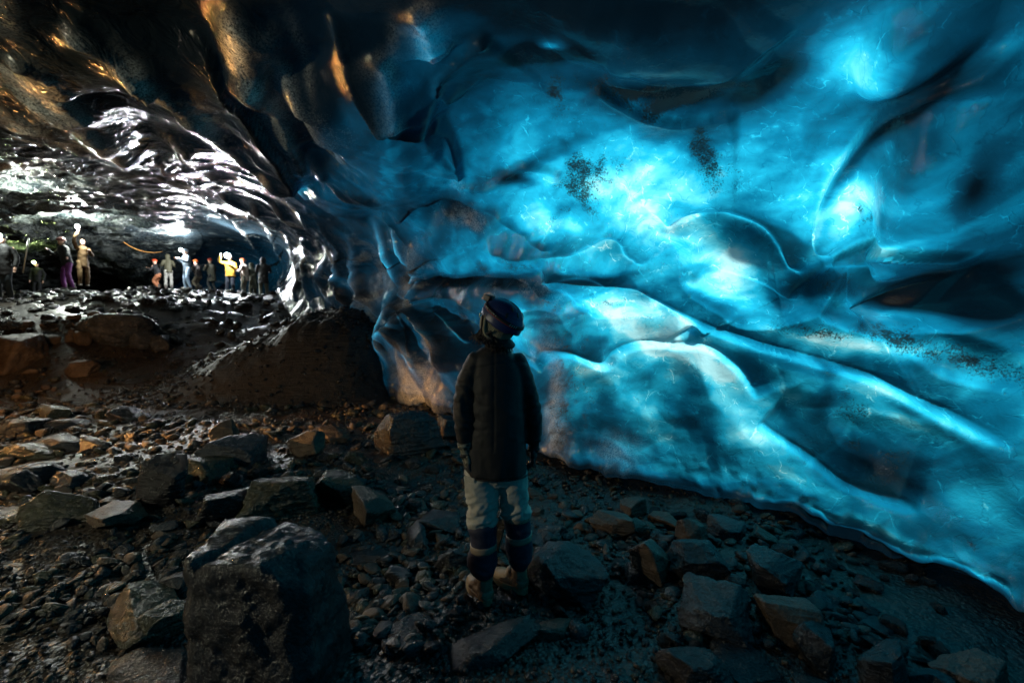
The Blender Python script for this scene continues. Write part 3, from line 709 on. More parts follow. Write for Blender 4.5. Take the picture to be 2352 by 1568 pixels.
# traced rocks: left, right, top, bottom in the photograph (2352 wide), material, turn, tilt, blockiness, label
TRACED = [
 (300, 420, 1042, 1180, 'dark', 20, 4, .9, 'tall dark block with a pale flat top in the rubble bank behind the foreground boulder'),
 (408, 520, 1046, 1100, 'olive', -10, 10, .5, 'olive tilted slab leaning against the tall dark block'),
 (470, 585, 1000, 1078, 'grey', 15, 12, .6, 'flat grey slab lying below a pointed brown stone'),
 (475, 540, 962, 1030, 'brown', 30, 10, .5, 'pointed brown stone at the top of the rubble bank'),
 (655, 735, 985, 1055, 'brown', 10, 0, .8, 'upright grey stone with a broken orange face'),
 (862, 1002, 936, 1058, 'dark', 20, 0, .9, 'large six sided dark boulder left of the standing person'),
 (1000, 1056, 955, 1022, 'dark', 0, 0, .7, 'dark flat rock against the ice, right of the six sided boulder'),
 (740, 800, 985, 1022, 'brown', 40, 0, .6, 'low brown stone between the upright stone and the six sided boulder'),
 (782, 912, 1120, 1205, 'brown', -20, 5, .8, 'blue topped boulder with an orange left face, beside the foreground boulder'),
 (555, 705, 1078, 1200, 'olive', 12, 6, .6, 'broad mossy green rock behind the foreground boulder'),
 (712, 835, 1080, 1165, 'olive', -15, 12, .6, 'greenish wedge rock above the orange faced boulder'),
 (440, 560, 1118, 1215, 'dark', 45, 0, .7, 'dark rounded rock with blue sheen in the rubble hollow'),
 (175, 305, 1150, 1215, 'brown', 5, 0, .9, 'squat brown block with a lit left end at the gravel edge'),
 (30, 185, 1140, 1222, 'olive', -8, 14, .5, 'yellow green wedge rock at the left gravel edge'),
 (-60, 60, 1160, 1212, 'olive', 10, 6, .6, 'low olive rock at the left border of the view'),
 (-20, 72, 1072, 1145, 'wet', 0, 10, .5, 'shiny grey rock at the left border above the gravel'),
 (15, 110, 1058, 1120, 'dark', 25, 4, .6, 'dark triangular rock on the left rubble slope'),
 (125, 200, 1082, 1128, 'grey', 40, 20, .7, 'small blue tent shaped stone with an orange tip on the left gravel'),
 (0, 115, 1022, 1062, 'olive', -12, 8, .5, 'broad thin slab on the left rubble slope'),
 (-10, 82, 955, 1003, 'grey', 4, 0, .6, 'pale layered slab at the top of the left rubble slope'),
 (70, 150, 930, 975, 'olive', -5, 6, .6, 'mossy stone at the back of the left rubble slope'),
 (98, 172, 962, 990, 'grey', 15, 5, .6, 'flat grey stone below the mossy stone on the left slope'),
 (225, 300, 935, 972, 'grey', -20, 6, .6, 'flat blue grey stone on the left slope beside the silt path'),
 (345, 375, 963, 982, 'brown', 10, 0, .7, 'lone small orange and grey stone on the gravel path'),
 (180, 240, 1010, 1046, 'dark', 30, 5, .6, 'dark flat stone in the middle of the left slope'),
 (60, 180, 1000, 1040, 'grey', -24, 10, .5, 'long tilted grey slab on the left slope'),
 (20, 80, 1090, 1100, 'grey', 0, 0, .5, 'thin sliver of stone near the shiny grey rock'),
 (168, 306, 716, 806, 'grey', 0, 0, .1, 'huge rounded boulder in the middle distance with a lamp lit top'),
 (266, 345, 742, 812, 'grey', 15, 8, .5, 'grey boulder leaning on the huge rounded one'),
 (336, 382, 764, 814, 'grey', -10, 0, .6, 'pale grey stone, rightmost of the three far boulders'),
 (-20, 80, 770, 850, 'brown', 0, 0, .4, 'rust coloured boulder at the far left of the silt'),
 (150, 210, 825, 870, 'brown', 10, 0, .3, 'rust brown stone lying on the orange lit silt'),
 (960, 1056, 1172, 1228, 'wet', 25, 10, .6, 'glistening brown stone left of the person knees'),
 (925, 990, 1212, 1268, 'wet', 60, 0, .5, 'small pale glistening stone left of the person shins'),
 (1000, 1078, 1255, 1322, 'wet', 10, 8, .5, 'yellowish wet stone touching the left boot'),
 (880, 940, 1288, 1345, 'wet', -20, 0, .8, 'grey cubic stone on the mud left of the left boot'),
 (845, 885, 1322, 1352, 'dark', 10, 0, .6, 'little dark stone left of the grey cubic stone'),
 (790, 850, 1270, 1300, 'dark', 10, 0, .6, 'dark round stone right of the foreground boulder'),
 (1212, 1400, 1248, 1392, 'wet', -34, 14, .6, 'big wedge shaped wet rock right of the boots'),
 (1105, 1155, 1185, 1300, 'brown', 0, 10, .8, 'speckled brown rock seen between the two trouser legs'),
 (1230, 1310, 1200, 1238, 'grey', 8, 0, .6, 'flat blue grey stone beside the right knee'),
 (1216, 1290, 1232, 1262, 'dark', -20, 8, .6, 'dark stone under the flat blue grey one'),
 (1424, 1492, 1140, 1198, 'brown', 5, 0, .95, 'pair forming brown block nearest the foot of the ice'),
 (1362, 1462, 1172, 1240, 'brown', -15, 6, .6, 'ochre wedge rock in the rubble right of the person'),
 (1440, 1490, 1188, 1246, 'olive', 30, 0, .7, 'olive stone tucked behind the ochre wedge rock'),
 (1492, 1560, 1172, 1216, 'brown', -12, 0, .5, 'rounded brown rock under the dark ice lip'),
 (1450, 1556, 1232, 1345, 'brown', -40, 22, .6, 'long tilted rock, orange below and blue above'),
 (1558, 1622, 1186, 1262, 'brown', 5, 6, .4, 'upright knobbly brown stone standing among the rubble'),
 (1542, 1685, 1230, 1352, 'dark', 24, 10, .8, 'black faced pointed boulder with a blue right edge'),
 (1640, 1716, 1188, 1250, 'grey', 0, 5, .6, 'flat topped grey rock behind the black faced boulder'),
 (1716, 1880, 1250, 1376, 'dark', 12, 4, .7, 'wide dark boulder with a grey knobbly top'),
 (1735, 1800, 1216, 1262, 'brown', -35, 14, .6, 'small leaning brown slab under the ice lip'),
 (1568, 1745, 1330, 1486, 'wet', -28, 8, .6, 'glossy cracked rock in the middle of the right rubble'),
 (1765, 1915, 1360, 1482, 'brown', 8, 0, .7, 'dark brown boulder with a faint tan left corner'),
 (1872, 1960, 1358, 1420, 'grey', -42, 20, .5, 'thin blue edged slab right of the dark brown boulder'),
 (1826, 1958, 1420, 1540, 'dark', 30, 16, .6, 'dark peaked rock with scratched blue right side'),
 (1540, 1692, 1440, 1600, 'wet', 10, 0, .8, 'tall grey topped rock at the bottom edge, right of the mud'),
 (1668, 1800, 1498, 1575, 'grey', -25, 12, .6, 'teal grey slab leaning against the tall grey topped rock'),
 (1980, 2125, 1462, 1620, 'dark', 5, 0, .8, 'dark brown squared boulder at the bottom right'),
 (2188, 2345, 1478, 1640, 'brown', 15, 0, .8, 'pale brown boulder in the bottom right corner'),
 (2108, 2205, 1518, 1620, 'grey', -20, 10, .7, 'greenish grey slab left of the pale brown corner boulder'),
 (1836, 1912, 1540, 1610, 'wet', 0, 0, .6, 'small wet grey stone cut by the bottom edge'),
 (2000, 2075, 1425, 1462, 'grey', -14, 8, .6, 'low blue slab above the dark brown squared boulder'),
 (1225, 1312, 1412, 1470, 'brown', -10, 0, .4, 'low brown hump of rock in the mud before the boots'),
 (350, 424, 1304, 1390, 'dark', 8, 0, .95, 'dark block with a flat shiny top left of the foreground boulder'),
 (198, 400, 1352, 1470, 'olive', -18, 12, .6, 'long ridged greenish slab left of the foreground boulder'),
 (300, 420, 1372, 1480, 'olive', 20, 8, .7, 'mossy block wedged between the ridged slab and the foreground boulder'),
 (215, 405, 1478, 1600, 'wet', 0, 6, .6, 'wrinkled wet rock at the bottom edge left of the foreground boulder'),
 (345, 402, 1190, 1228, 'grey', 20, 0, .5, 'dim blue egg shaped stone behind the foreground boulder'),
 (408, 452, 1190, 1216, 'olive', 0, 0, .4, 'small round olive stone behind the foreground boulder'),
 (212, 280, 1232, 1262, 'dark', 0, 4, .4, 'dim oval stone on the fine gravel'),
 (880, 1010, 1395, 1470, 'dark', 15, 4, .5, 'dark lump of rock in the wet mud below the boots'),
 (1040, 1170, 1452, 1540, 'wet', -20, 4, .4, 'rough glinting rock in the wet mud at bottom centre'),
 (800, 905, 1255, 1298, 'dark', -10, 4, .5, 'black stone between the foreground boulder and the boots'),
]
occ = []
for i, (x0, x1, y0, y1, m, rz, tl, bl, lab) in enumerate(TRACED):
    cx = (x0 + x1) / 2
    g = on_ground(cx, min(y1 - 0.10 * (y1 - y0), y1 - 4))
    d = g.y
    w = (x1 - x0) * d / FPX
    h = max((y1 - y0) * d / FPX * 0.98, 0.22 * w)
    dep = 0.80 * w * (0.85 + 0.3 * ((i * 7) % 5) / 4)
    far = min(max((y1 - 900) / 500.0, 0), 1)
    tb = ray(cx, y0); tdep = d + dep * (0.25 + 0.40 * far)
    hh = max(CAM.z + tb.z / tb.y * tdep - g.z, 0.20 * w)
    if 'mud' in lab and 'rough' not in lab: hh *= 0.7
    c = Vector((g.x, g.y + dep * 0.30, g.z + hh * 0.5 - 0.10 * hh))
    big = (x1 - x0) > 90
    kw = dict(nplanes=9, p=4) if 'rounded' in lab and y1 < 900 else dict(p=60 if bl > .5 else 34)
    add_rock('boulder' if w > 0.45 else 'rock', c, (w * 1.04, dep * 1.0, hh * 1.18), 100 + i, m, (R(tl * 0.9 - 4), R(tl * 1.2), R(rz + (i * 53) % 70 - 35)), 6 if (x1 - x0) > 110 else 5, lab, 'rocks on the cave floor', 'boulder' if w > 0.45 else 'rock', bl,
             rough=0.075 if m == 'wet' else 0.055, **kw)
    occ.append((c.x, c.y, w * 0.5))

# --- the big split boulder in front
def big_boulder():
    D, F = ICO[6]
    pls = [((-0.99, -0.10, 0.10), 0.93), ((0.99, -0.05, 0.06), 0.95), ((0.0, -0.99, 0.05), 0.93), ((0.02, 1.0, 0.0), 0.97), ((0.02, -0.02, 1.0), 0.97), ((0, 0, -1), 1.0),
           ((0.62, -0.2, 0.75), 1.34), ((-0.72, -0.68, 0.02), 1.10), ((0.25, -0.80, 0.55), 1.30), ((0.7, 0.6, 0.3), 1.22), ((-0.5, 0.8, 0.2), 1.25), ((0.75, -0.65, 0.1), 1.12), ((0.5, -0.3, 0.75), 1.24), ((-0.6, -0.6, -0.4), 1.2)]
    acc = np.zeros(len(D))
    for n, d in pls:
        n = np.array(n); n = n / np.linalg.norm(n)
        acc += np.clip(D @ n / d, 0, None) ** 60
    P = D * (acc ** (-1 / 60.0))[:, None]
    S = np.array([0.320, 0.215, 0.43]); Q = P * S
    ch = fbm(Q * 5 + 3, 4); fine = fbm(Q * 26, 3); lay = fbm(np.column_stack([Q[:, 0] * 6, Q[:, 1] * 8, Q[:, 2] * 30]), 3)
    n = P / np.linalg.norm(P, axis=1)[:, None]
    Q += n * (0.026 * ch + 0.008 * fine + 0.0025 * lay + 0.003 * fbm(Q * 70, 2))[:, None]
    top = sstep(0.25, 0.42, Q[:, 2])
    gx_ = Q[:, 0] + 0.12 - 0.35 * Q[:, 1] + 0.03 * ch
    Q[:, 2] -= top * 0.055 * np.exp(-(gx_ / 0.020) ** 2)                       # the cleft
    Q[:, 2] -= top * 0.020 * sstep(0.0, 0.03, gx_)                             # the right half sits lower
    Q[:, 2] -= top * 0.05 * np.clip(Q[:, 0] - 0.10, 0, 1) / 0.3
    side = sstep(-0.22, -0.34, Q[:, 0]) * (1 - top)
    Q[:, 0] -= side * 0.03 * np.sin(Q[:, 2] * 17 + 3 * ch)
    o = mesh_obj('boulder', Q, F, RM['wet'])
    o.location = (-1.150, 2.06, 0.205); o.rotation_euler = (R(1), R(0), R(-4))
    tag(o, 'largest dark boulder in the foreground with a cleft across its shiny flat top', 'boulder', 'rocks on the cave floor')
    occ.append((-1.09, 2.02, 0.42))
big_boulder()

# --- the dark mound of moraine on the left
def mound():
    xs = np.linspace(-8.2, -1.9, 210); ys = np.linspace(7.2, 11.6, 150)
    A, B = np.meshgrid(xs, ys, indexing='ij'); a, b = A.ravel(), B.ravel()
    g0 = ground_z(a, b)
    wv_ = 0.22 * fbm(np.column_stack([a, b, a * 0]) * 0.9, 3)
    px_ = np.interp(a + wv_, [-8.0, -7.0, -6.0, -5.4, -4.6, -4.1, -3.4, -3.0, -2.72, -2.55, -2.1], [0, .06, .42, .74, 1.06, 1.30, 1.36, 1.28, 1.04, 0.68, 0])
    fy = sstep(7.5 + 0.35 * wv_, 8.75, b + 0.3 * (a + 4.0) * 0.15) * sstep(11.5, 9.6, b)
    h = px_ * fy * (1 + 0.07 * fbm(np.column_stack([a, b, a * 0]) * 1.6 + 7, 3)) + 0.03 * fy * fbm(np.column_stack([a, b, a * 0]) * 7 + 7, 3)
    z = g0 - 0.06 + np.maximum(h, 0)
    idx = np.arange(A.size).reshape(A.shape)
    f = np.stack([idx[:-1, :-1].ravel(), idx[1:, :-1].ravel(), idx[1:, 1:].ravel(), idx[:-1, 1:].ravel()], 1)
    z = np.where(h < 0.015, g0 - 0.3, z)
    V = np.column_stack([a, b, z])
    m = rock_mat('moraine', (0.004, 0.0035, 0.003), (0.011, 0.009, 0.007), (0.028, 0.021, 0.016), rough=0.55, strata=0.5)
    o = mesh_obj('debris_mound', V, f, m)
    tag(o, 'broad black mound of silt and rubble rising to the foot of the ribbed ice', 'mound')
    return lambda x, y: float(np.interp(0, [0], [0]))
    
mound()
MOUND = bpy.data.objects['debris_mound']
_mv = np.array([v.co[:] for v in MOUND.data.vertices]).reshape(210, 150, 3)
def mound_z(x, y):
    i = (x + 8.2) / 6.3 * 209; j = (y - 7.2) / 4.4 * 149
    if 0 <= i < 209 and 0 <= j < 149: return float(_mv[int(i), int(j), 2])
    return -9

# --- loose stones, each one its own object, the ones that show largest
rs = np.random.RandomState(42)
PROTO = []
for k in range(14):
    P, F = rock_shape(900 + k, 3 if k < 10 else 4, rs.uniform(.2, .9), p=rs.choice([26, 40, 60]), rough=0.08)
    me = bpy.data.meshes.new('stone')
    P = P * np.array([0.5, 0.5 * rs.uniform(.6, 1), 0.5 * rs.uniform(.3, .75)])
    me.from_pydata([tuple(v) for v in P], [], [tuple(f) for f in F])
    me.polygons.foreach_set('use_smooth', np.ones(len(me.polygons), dtype=bool)); me.update()
    PROTO.append(me)
MATS = list(RM.values())
PROTOM = {}
def proto(k, m):
    if (k, m) not in PROTOM:
        me = PROTO[k].copy(); me.materials.clear(); me.materials.append(RM[m]); PROTOM[(k, m)] = me
    return PROTOM[(k, m)]
ZONES = [  # count, photograph box, stone width in metres, materials, label
 (38, (0, 930, 330, 1130), (0.08, 0.24), ('olive', 'grey', 'brown', 'dark'), 'stone in the rubble slope at the left border'),
 (36, (440, 985, 860, 1120), (0.08, 0.26), ('dark', 'brown', 'grey', 'olive'), 'stone in the rubble bank behind the foreground boulder'),
 (18, (860, 1050, 1060, 1250), (0.07, 0.18), ('dark', 'wet', 'brown'), 'stone in the shaded rubble left of the person legs'),
 (44, (1220, 1130, 1700, 1330), (0.06, 0.17), ('brown', 'grey', 'wet', 'dark'), 'stone in the rubble between person and ice foot'),
 (26, (1690, 1230, 2300, 1420), (0.06, 0.17), ('dark', 'grey', 'wet'), 'stone in the rubble under the right hand ice lip'),
 (24, (800, 1250, 1500, 1500), (0.03, 0.09), ('wet', 'dark', 'grey'), 'stone in the mud around the boots'),
 (16, (1500, 1400, 2352, 1560), (0.06, 0.16), ('dark', 'grey', 'wet'), 'stone filling the gaps between the bottom right boulders'),
 (46, (0, 668, 640, 712), (0.16, 0.42), ('grey', 'dark', 'wet'), 'cobble on the far crest where the visitors stand'),
 (30, (0, 712, 420, 800), (0.18, 0.45), ('dark', 'grey', 'brown'), 'cobble on the slope below the far crest'),
]
def gtop(x, y): return max(gz(x, y), mound_z(x, y))
for (cnt, (x0, y0, x1, y1), (s0, s1), ms, lab) in ZONES:
    made = 0; tries = 0
    while made < cnt and tries < cnt * 12:
        tries += 1
        g = on_ground(rs.uniform(x0, x1), rs.uniform(y0, y1))
        s = s0 + (s1 - s0) * rs.rand() ** 1.8
        if g.y < 1.1 or any((g.x - a) ** 2 + (g.y - b) ** 2 < (r * 0.75) ** 2 for a, b, r in occ): continue
        if (g.x - 0.0) ** 2 + (g.y - 2.62) ** 2 < 0.30 ** 2: continue
        k = rs.randint(0, 14); mm = ms[rs.randint(len(ms))]; sz_ = s * rs.uniform(.75, 1.25); tw = rs.uniform(0, 6.3)
        o = bpy.data.objects.new('stone', proto(k, mm))
        o.location = (g.x, g.y, gtop(g.x, g.y) + s * 0.13)
        o.scale = (s, s, sz_); o.rotation_euler = (rs.uniform(-.35, .35), rs.uniform(-.35, .35), tw)
        fr = (s - s0) / (s1 - s0)
        side = 'left' if g.x / g.y * FPX + 1176 < x0 + (x1 - x0) / 3 else ('right' if g.x / g.y * FPX + 1176 > x1 - (x1 - x0) / 3 else 'middle')
        full = '%s %s %s, %s' % ('tiny' if fr < .12 else 'small' if fr < .4 else 'larger', {'dark': 'blackish', 'grey': 'grey', 'brown': 'brown', 'olive': 'olive', 'wet': 'glossy'}[mm], lab, side)
        link(o); tag(o, full, 'stone', 'loose stones: ' + lab)
        occ.append((g.x, g.y, s * 0.5)); made += 1

# --- gravel: too many to count
def gravel(name, n, box, smin, smax, ms, seed, sub, label, clump=0.5, zoff=0.2, power=2.2, on_mound=False):
    r_ = np.random.RandomState(seed)
    D, F = ICO[1] if sub == 1 else ICO[2]
    if sub == 0:
        bm = bmesh.new(); bmesh.ops.create_icosphere(bm, subdivisions=1, radius=1.0)
        bm.free()
    shapes = []
    for k in range(24):
        q = D.copy()
        for _ in range(9):
            n_ = r_.randn(3); n_ /= np.linalg.norm(n_); dd = r_.uniform(.42, .85)
            t = q @ n_ - dd; q = q - np.clip(t, 0, None)[:, None] * n_
        q *= np.array([1, r_.uniform(.55, 1), r_.uniform(.3, .75)])
        shapes.append(q)
    x0, x1, y0, y1 = box
    # more pebbles near the camera, where they can be told apart
    yy = y0 * (y1 / y0) ** r_.rand(int(n * 2.2)); xx = r_.uniform(x0, x1, len(yy)); xx = xx * np.clip(yy / y1 * 1.15 + 0.1, 0, 1) if not on_mound else xx
    keep = fbm(np.stack([xx * 0.9, yy * 0.9, xx * 0 + seed], 1), 3) + r_.rand(len(xx)) * 0.9 > clump
    xx, yy = xx[keep][:n], yy[keep][:n]; m = len(xx)
    zz = ground_z(xx, yy)
    if on_mound: zz = np.array([max(a_, mound_z(b_, c_)) for a_, b_, c_ in zip(zz, xx, yy)])
    ss = (smin + (smax - smin) * r_.rand(m) ** power) * (0.6 + 0.14 * yy)
    V = np.empty((m, len(D), 3))
    kk = r_.randint(0, 24, m); th = r_.uniform(0, 6.3, m); tl = r_.uniform(-.45, .45, (m, 2))
    SH = np.array(shapes)[kk]
    c, s_ = np.cos(th), np.sin(th)
    x_ = SH[:, :, 0] * c[:, None] - SH[:, :, 1] * s_[:, None]; y_ = SH[:, :, 0] * s_[:, None] + SH[:, :, 1] * c[:, None]
    z_ = SH[:, :, 2] + x_ * tl[:, 0:1] + y_ * tl[:, 1:2]
    V[:, :, 0] = x_ * ss[:, None] + xx[:, None]; V[:, :, 1] = y_ * ss[:, None] + yy[:, None]; V[:, :, 2] = z_ * ss[:, None] + (zz + zoff * ss)[:, None]
    FF = (F[None] + (np.arange(m) * len(D))[:, None, None]).reshape(-1, 3)
    o = mesh_obj(name, V.reshape(-1, 3), FF, None, smooth=False)
    for q in ms: o.data.materials.append(RM[q])
    mi = np.repeat(r_.randint(0, len(ms), m), len(F)).astype(np.int32)
    o.data.polygons.foreach_set('material_index', mi)
    tag(o, label, 'gravel', kind='stuff')
    return o
gravel('gravel', int(26000), (-13, 5.2, 1.1, 10.5), 0.005, 0.034, ('grey', 'dark', 'wet', 'brown', 'olive'), 5, 1, 'fine wet gravel and pebbles scattered over the cave floor', clump=0.22)
gravel('rubble', int(5200), (-12, 5.0, 2.2, 9.0), 0.03, 0.085, ('grey', 'dark', 'brown', 'olive'), 9, 2, 'fist sized rubble strewn over the banks beside the silt path', clump=0.55)
gravel('gravel', int(1500), (-30, -4, 10.5, 22.0), 0.03, 0.11, ('grey', 'dark', 'wet'), 13, 1, 'far cobbles covering the crest at the back of the cave', clump=0.35)
gravel('gravel', int(1100), (-7.4, -2.6, 7.5, 10.0), 0.014, 0.05, ('dark', 'dark', 'wet'), 21, 1, 'black grit along the top of the mound', clump=0.3, on_mound=True)
# ---------------------------------------------------------------- people
def simple_mat(name, col, rough=0.7, bump=0.0, scale=60.0, metal=0.0, vary=0.0, emit=None, sheen=0.0):
    m, nt = mat(name)
    out = N(nt, 'ShaderNodeOutputMaterial')
    p = N(nt, 'ShaderNodeBsdfPrincipled', i={'Roughness': rough, 'Metallic': metal})
    tc = N(nt, 'ShaderNodeTexCoord').outputs['Object']
    n_ = N(nt, 'ShaderNodeTexNoise', i={'Vector': tc, 'Scale': scale * 0.15, 'Detail': 5.0}).outputs[0]
    lo = tuple(c * (1 - 0.5 * vary) for c in col); hi = tuple(min(1, c * (1 + 0.5 * vary)) for c in col)
    nt.links.new(ramp(nt, n_, [(0.3, lo), (0.7, hi)]), p.inputs['Base Color'])
    if bump:
        f = N(nt, 'ShaderNodeTexNoise', i={'Vector': tc, 'Scale': scale, 'Detail': 3.0}).outputs[0]
        b = N(nt, 'ShaderNodeBump', i={'Height': f, 'Distance': 0.004, 'Strength': bump}); nt.links.new(b.outputs[0], p.inputs['Normal'])
    if emit:
        p.inputs['Emission Color'].default_value = (*emit[0], 1); p.inputs['Emission Strength'].default_value = emit[1]
    nt.links.new(p.outputs[0], out.inputs[0])
    return m
MS = {}
def M(name, *a, **k):
    if name not in MS: MS[name] = simple_mat(name, *a, **k)
    return MS[name]
def tube(path, radii, n=14, close=True):
    """rings along a path; radii: number or (a, b) pairs; a is across, b is front to back"""
    path = [np.array(p, float) for p in path]; V = []; F = []
    ref_ = np.array([0, 1.0, 0])
    for i, p in enumerate(path):
        t = path[min(i + 1, len(path) - 1)] - path[max(i - 1, 0)]; t /= np.linalg.norm(t) + 1e-9
        b = ref_ - (ref_ @ t) * t
        if np.linalg.norm(b) < 0.2: b = np.array([0, 0, 1.0]) - t[2] * t
        b /= np.linalg.norm(b); a = np.cross(t, b)
        r = radii[i]; ra, rb = (r, r) if np.isscalar(r) else r
        for k in range(n):
            th = 2 * math.pi * k / n
            V.append(p + a * ra * math.cos(th) + b * rb * math.sin(th))
    L = len(path)
    for i in range(L - 1):
        for k in range(n):
            k2 = (k + 1) % n
            F.append((i * n + k, i * n + k2, (i + 1) * n + k2, (i + 1) * n + k))
    if close:
        F.append(tuple(range(n - 1, -1, -1))); F.append(tuple((L - 1) * n + k for k in range(n)))
    return V, F
def smooth_tube(path, radii, n=18, sub=4, caps=True):
    P = np.array([list(p) for p in path], float); Rr = np.array([(r, r) if np.isscalar(r) else r for r in radii], float)
    t = np.linspace(0, len(P) - 1, (len(P) - 1) * sub + 1)
    Q = catmull(P, t); rr = np.maximum(catmull(np.column_stack([Rr, np.zeros(len(Rr))]), t)[:, :2], 0.002)
    if caps:
        d0 = (Q[0] - Q[1]); d0 /= np.linalg.norm(d0) + 1e-9; d1 = Q[-1] - Q[-2]; d1 /= np.linalg.norm(d1) + 1e-9
        m0, m1 = rr[0].min(), rr[-1].min()
        Q = np.vstack([Q[0] + d0 * m0 * .62, Q[0] + d0 * m0 * .45, Q, Q[-1] + d1 * m1 * .45, Q[-1] + d1 * m1 * .62])
        rr = np.vstack([rr[0] * .35, rr[0] * .78, rr, rr[-1] * .78, rr[-1] * .35])
    return tube(Q, [tuple(x) for x in rr], n)
def ball(c, r, rot=None, n=2):
    D, F = ICO[3]; V = D * np.array(r if not np.isscalar(r) else (r, r, r))
    if rot is not None: V = V @ np.array(rot).T
    return [v + np.array(c) for v in V], [tuple(f) for f in F]
def join(parts):
    V, F, o = [], [], 0
    for v, f in parts:
        V += [tuple(x) for x in v]; F += [tuple(i + o for i in q) for q in f]; o += len(v)
    return V, F
def fuse(parts, voxel, smooth=4, name='m'):
    """weld overlapping volumes into one continuous skin"""
    V, F = join(parts)
    me = bpy.data.meshes.new(name); me.from_pydata(V, [], F); me.update()
    bm = bmesh.new(); bm.from_mesh(me); bmesh.ops.recalc_face_normals(bm, faces=bm.faces); bm.to_mesh(me); bm.free()
    o = bpy.data.objects.new(name, me); COL.objects.link(o)
    r = o.modifiers.new('r', 'REMESH'); r.mode = 'VOXEL'; r.voxel_size = voxel; r.use_smooth_shade = True
    if smooth:
        s = o.modifiers.new('s', 'SMOOTH'); s.iterations = smooth; s.factor = 0.5
    dg = bpy.context.evaluated_depsgraph_get(); dg.update()
    ev = o.evaluated_get(dg).to_mesh()
    n = len(ev.vertices); co = np.empty(n * 3, np.float32); ev.vertices.foreach_get('co', co)
    nr = np.empty(n * 3, np.float32); ev.vertices.foreach_get('normal', nr)
    faces = [tuple(p.vertices) for p in ev.polygons]
    o.evaluated_get(dg).to_mesh_clear(); bpy.data.objects.remove(o); bpy.data.meshes.remove(me)
    return co.reshape(-1, 3).astype(float), nr.reshape(-1, 3).astype(float), faces
def skin(name, parts, voxel, m, parent=None, smooth=4, disp=None, loc=None):
    co, nr, faces = fuse(parts, voxel, smooth, name)
    if disp is not None: co = co + nr * disp(co)[:, None]
    if loc is not None: co = co - np.array(loc)
    return mesh_obj(name, co, faces, m, parent)

DP = 2.60
def W(px, py, d=DP):
    r = ray(px, py); p = CAM + r * (d / r.y)
    return np.array(p[:])
ORG = np.array([-0.085, 2.60, 0.0])

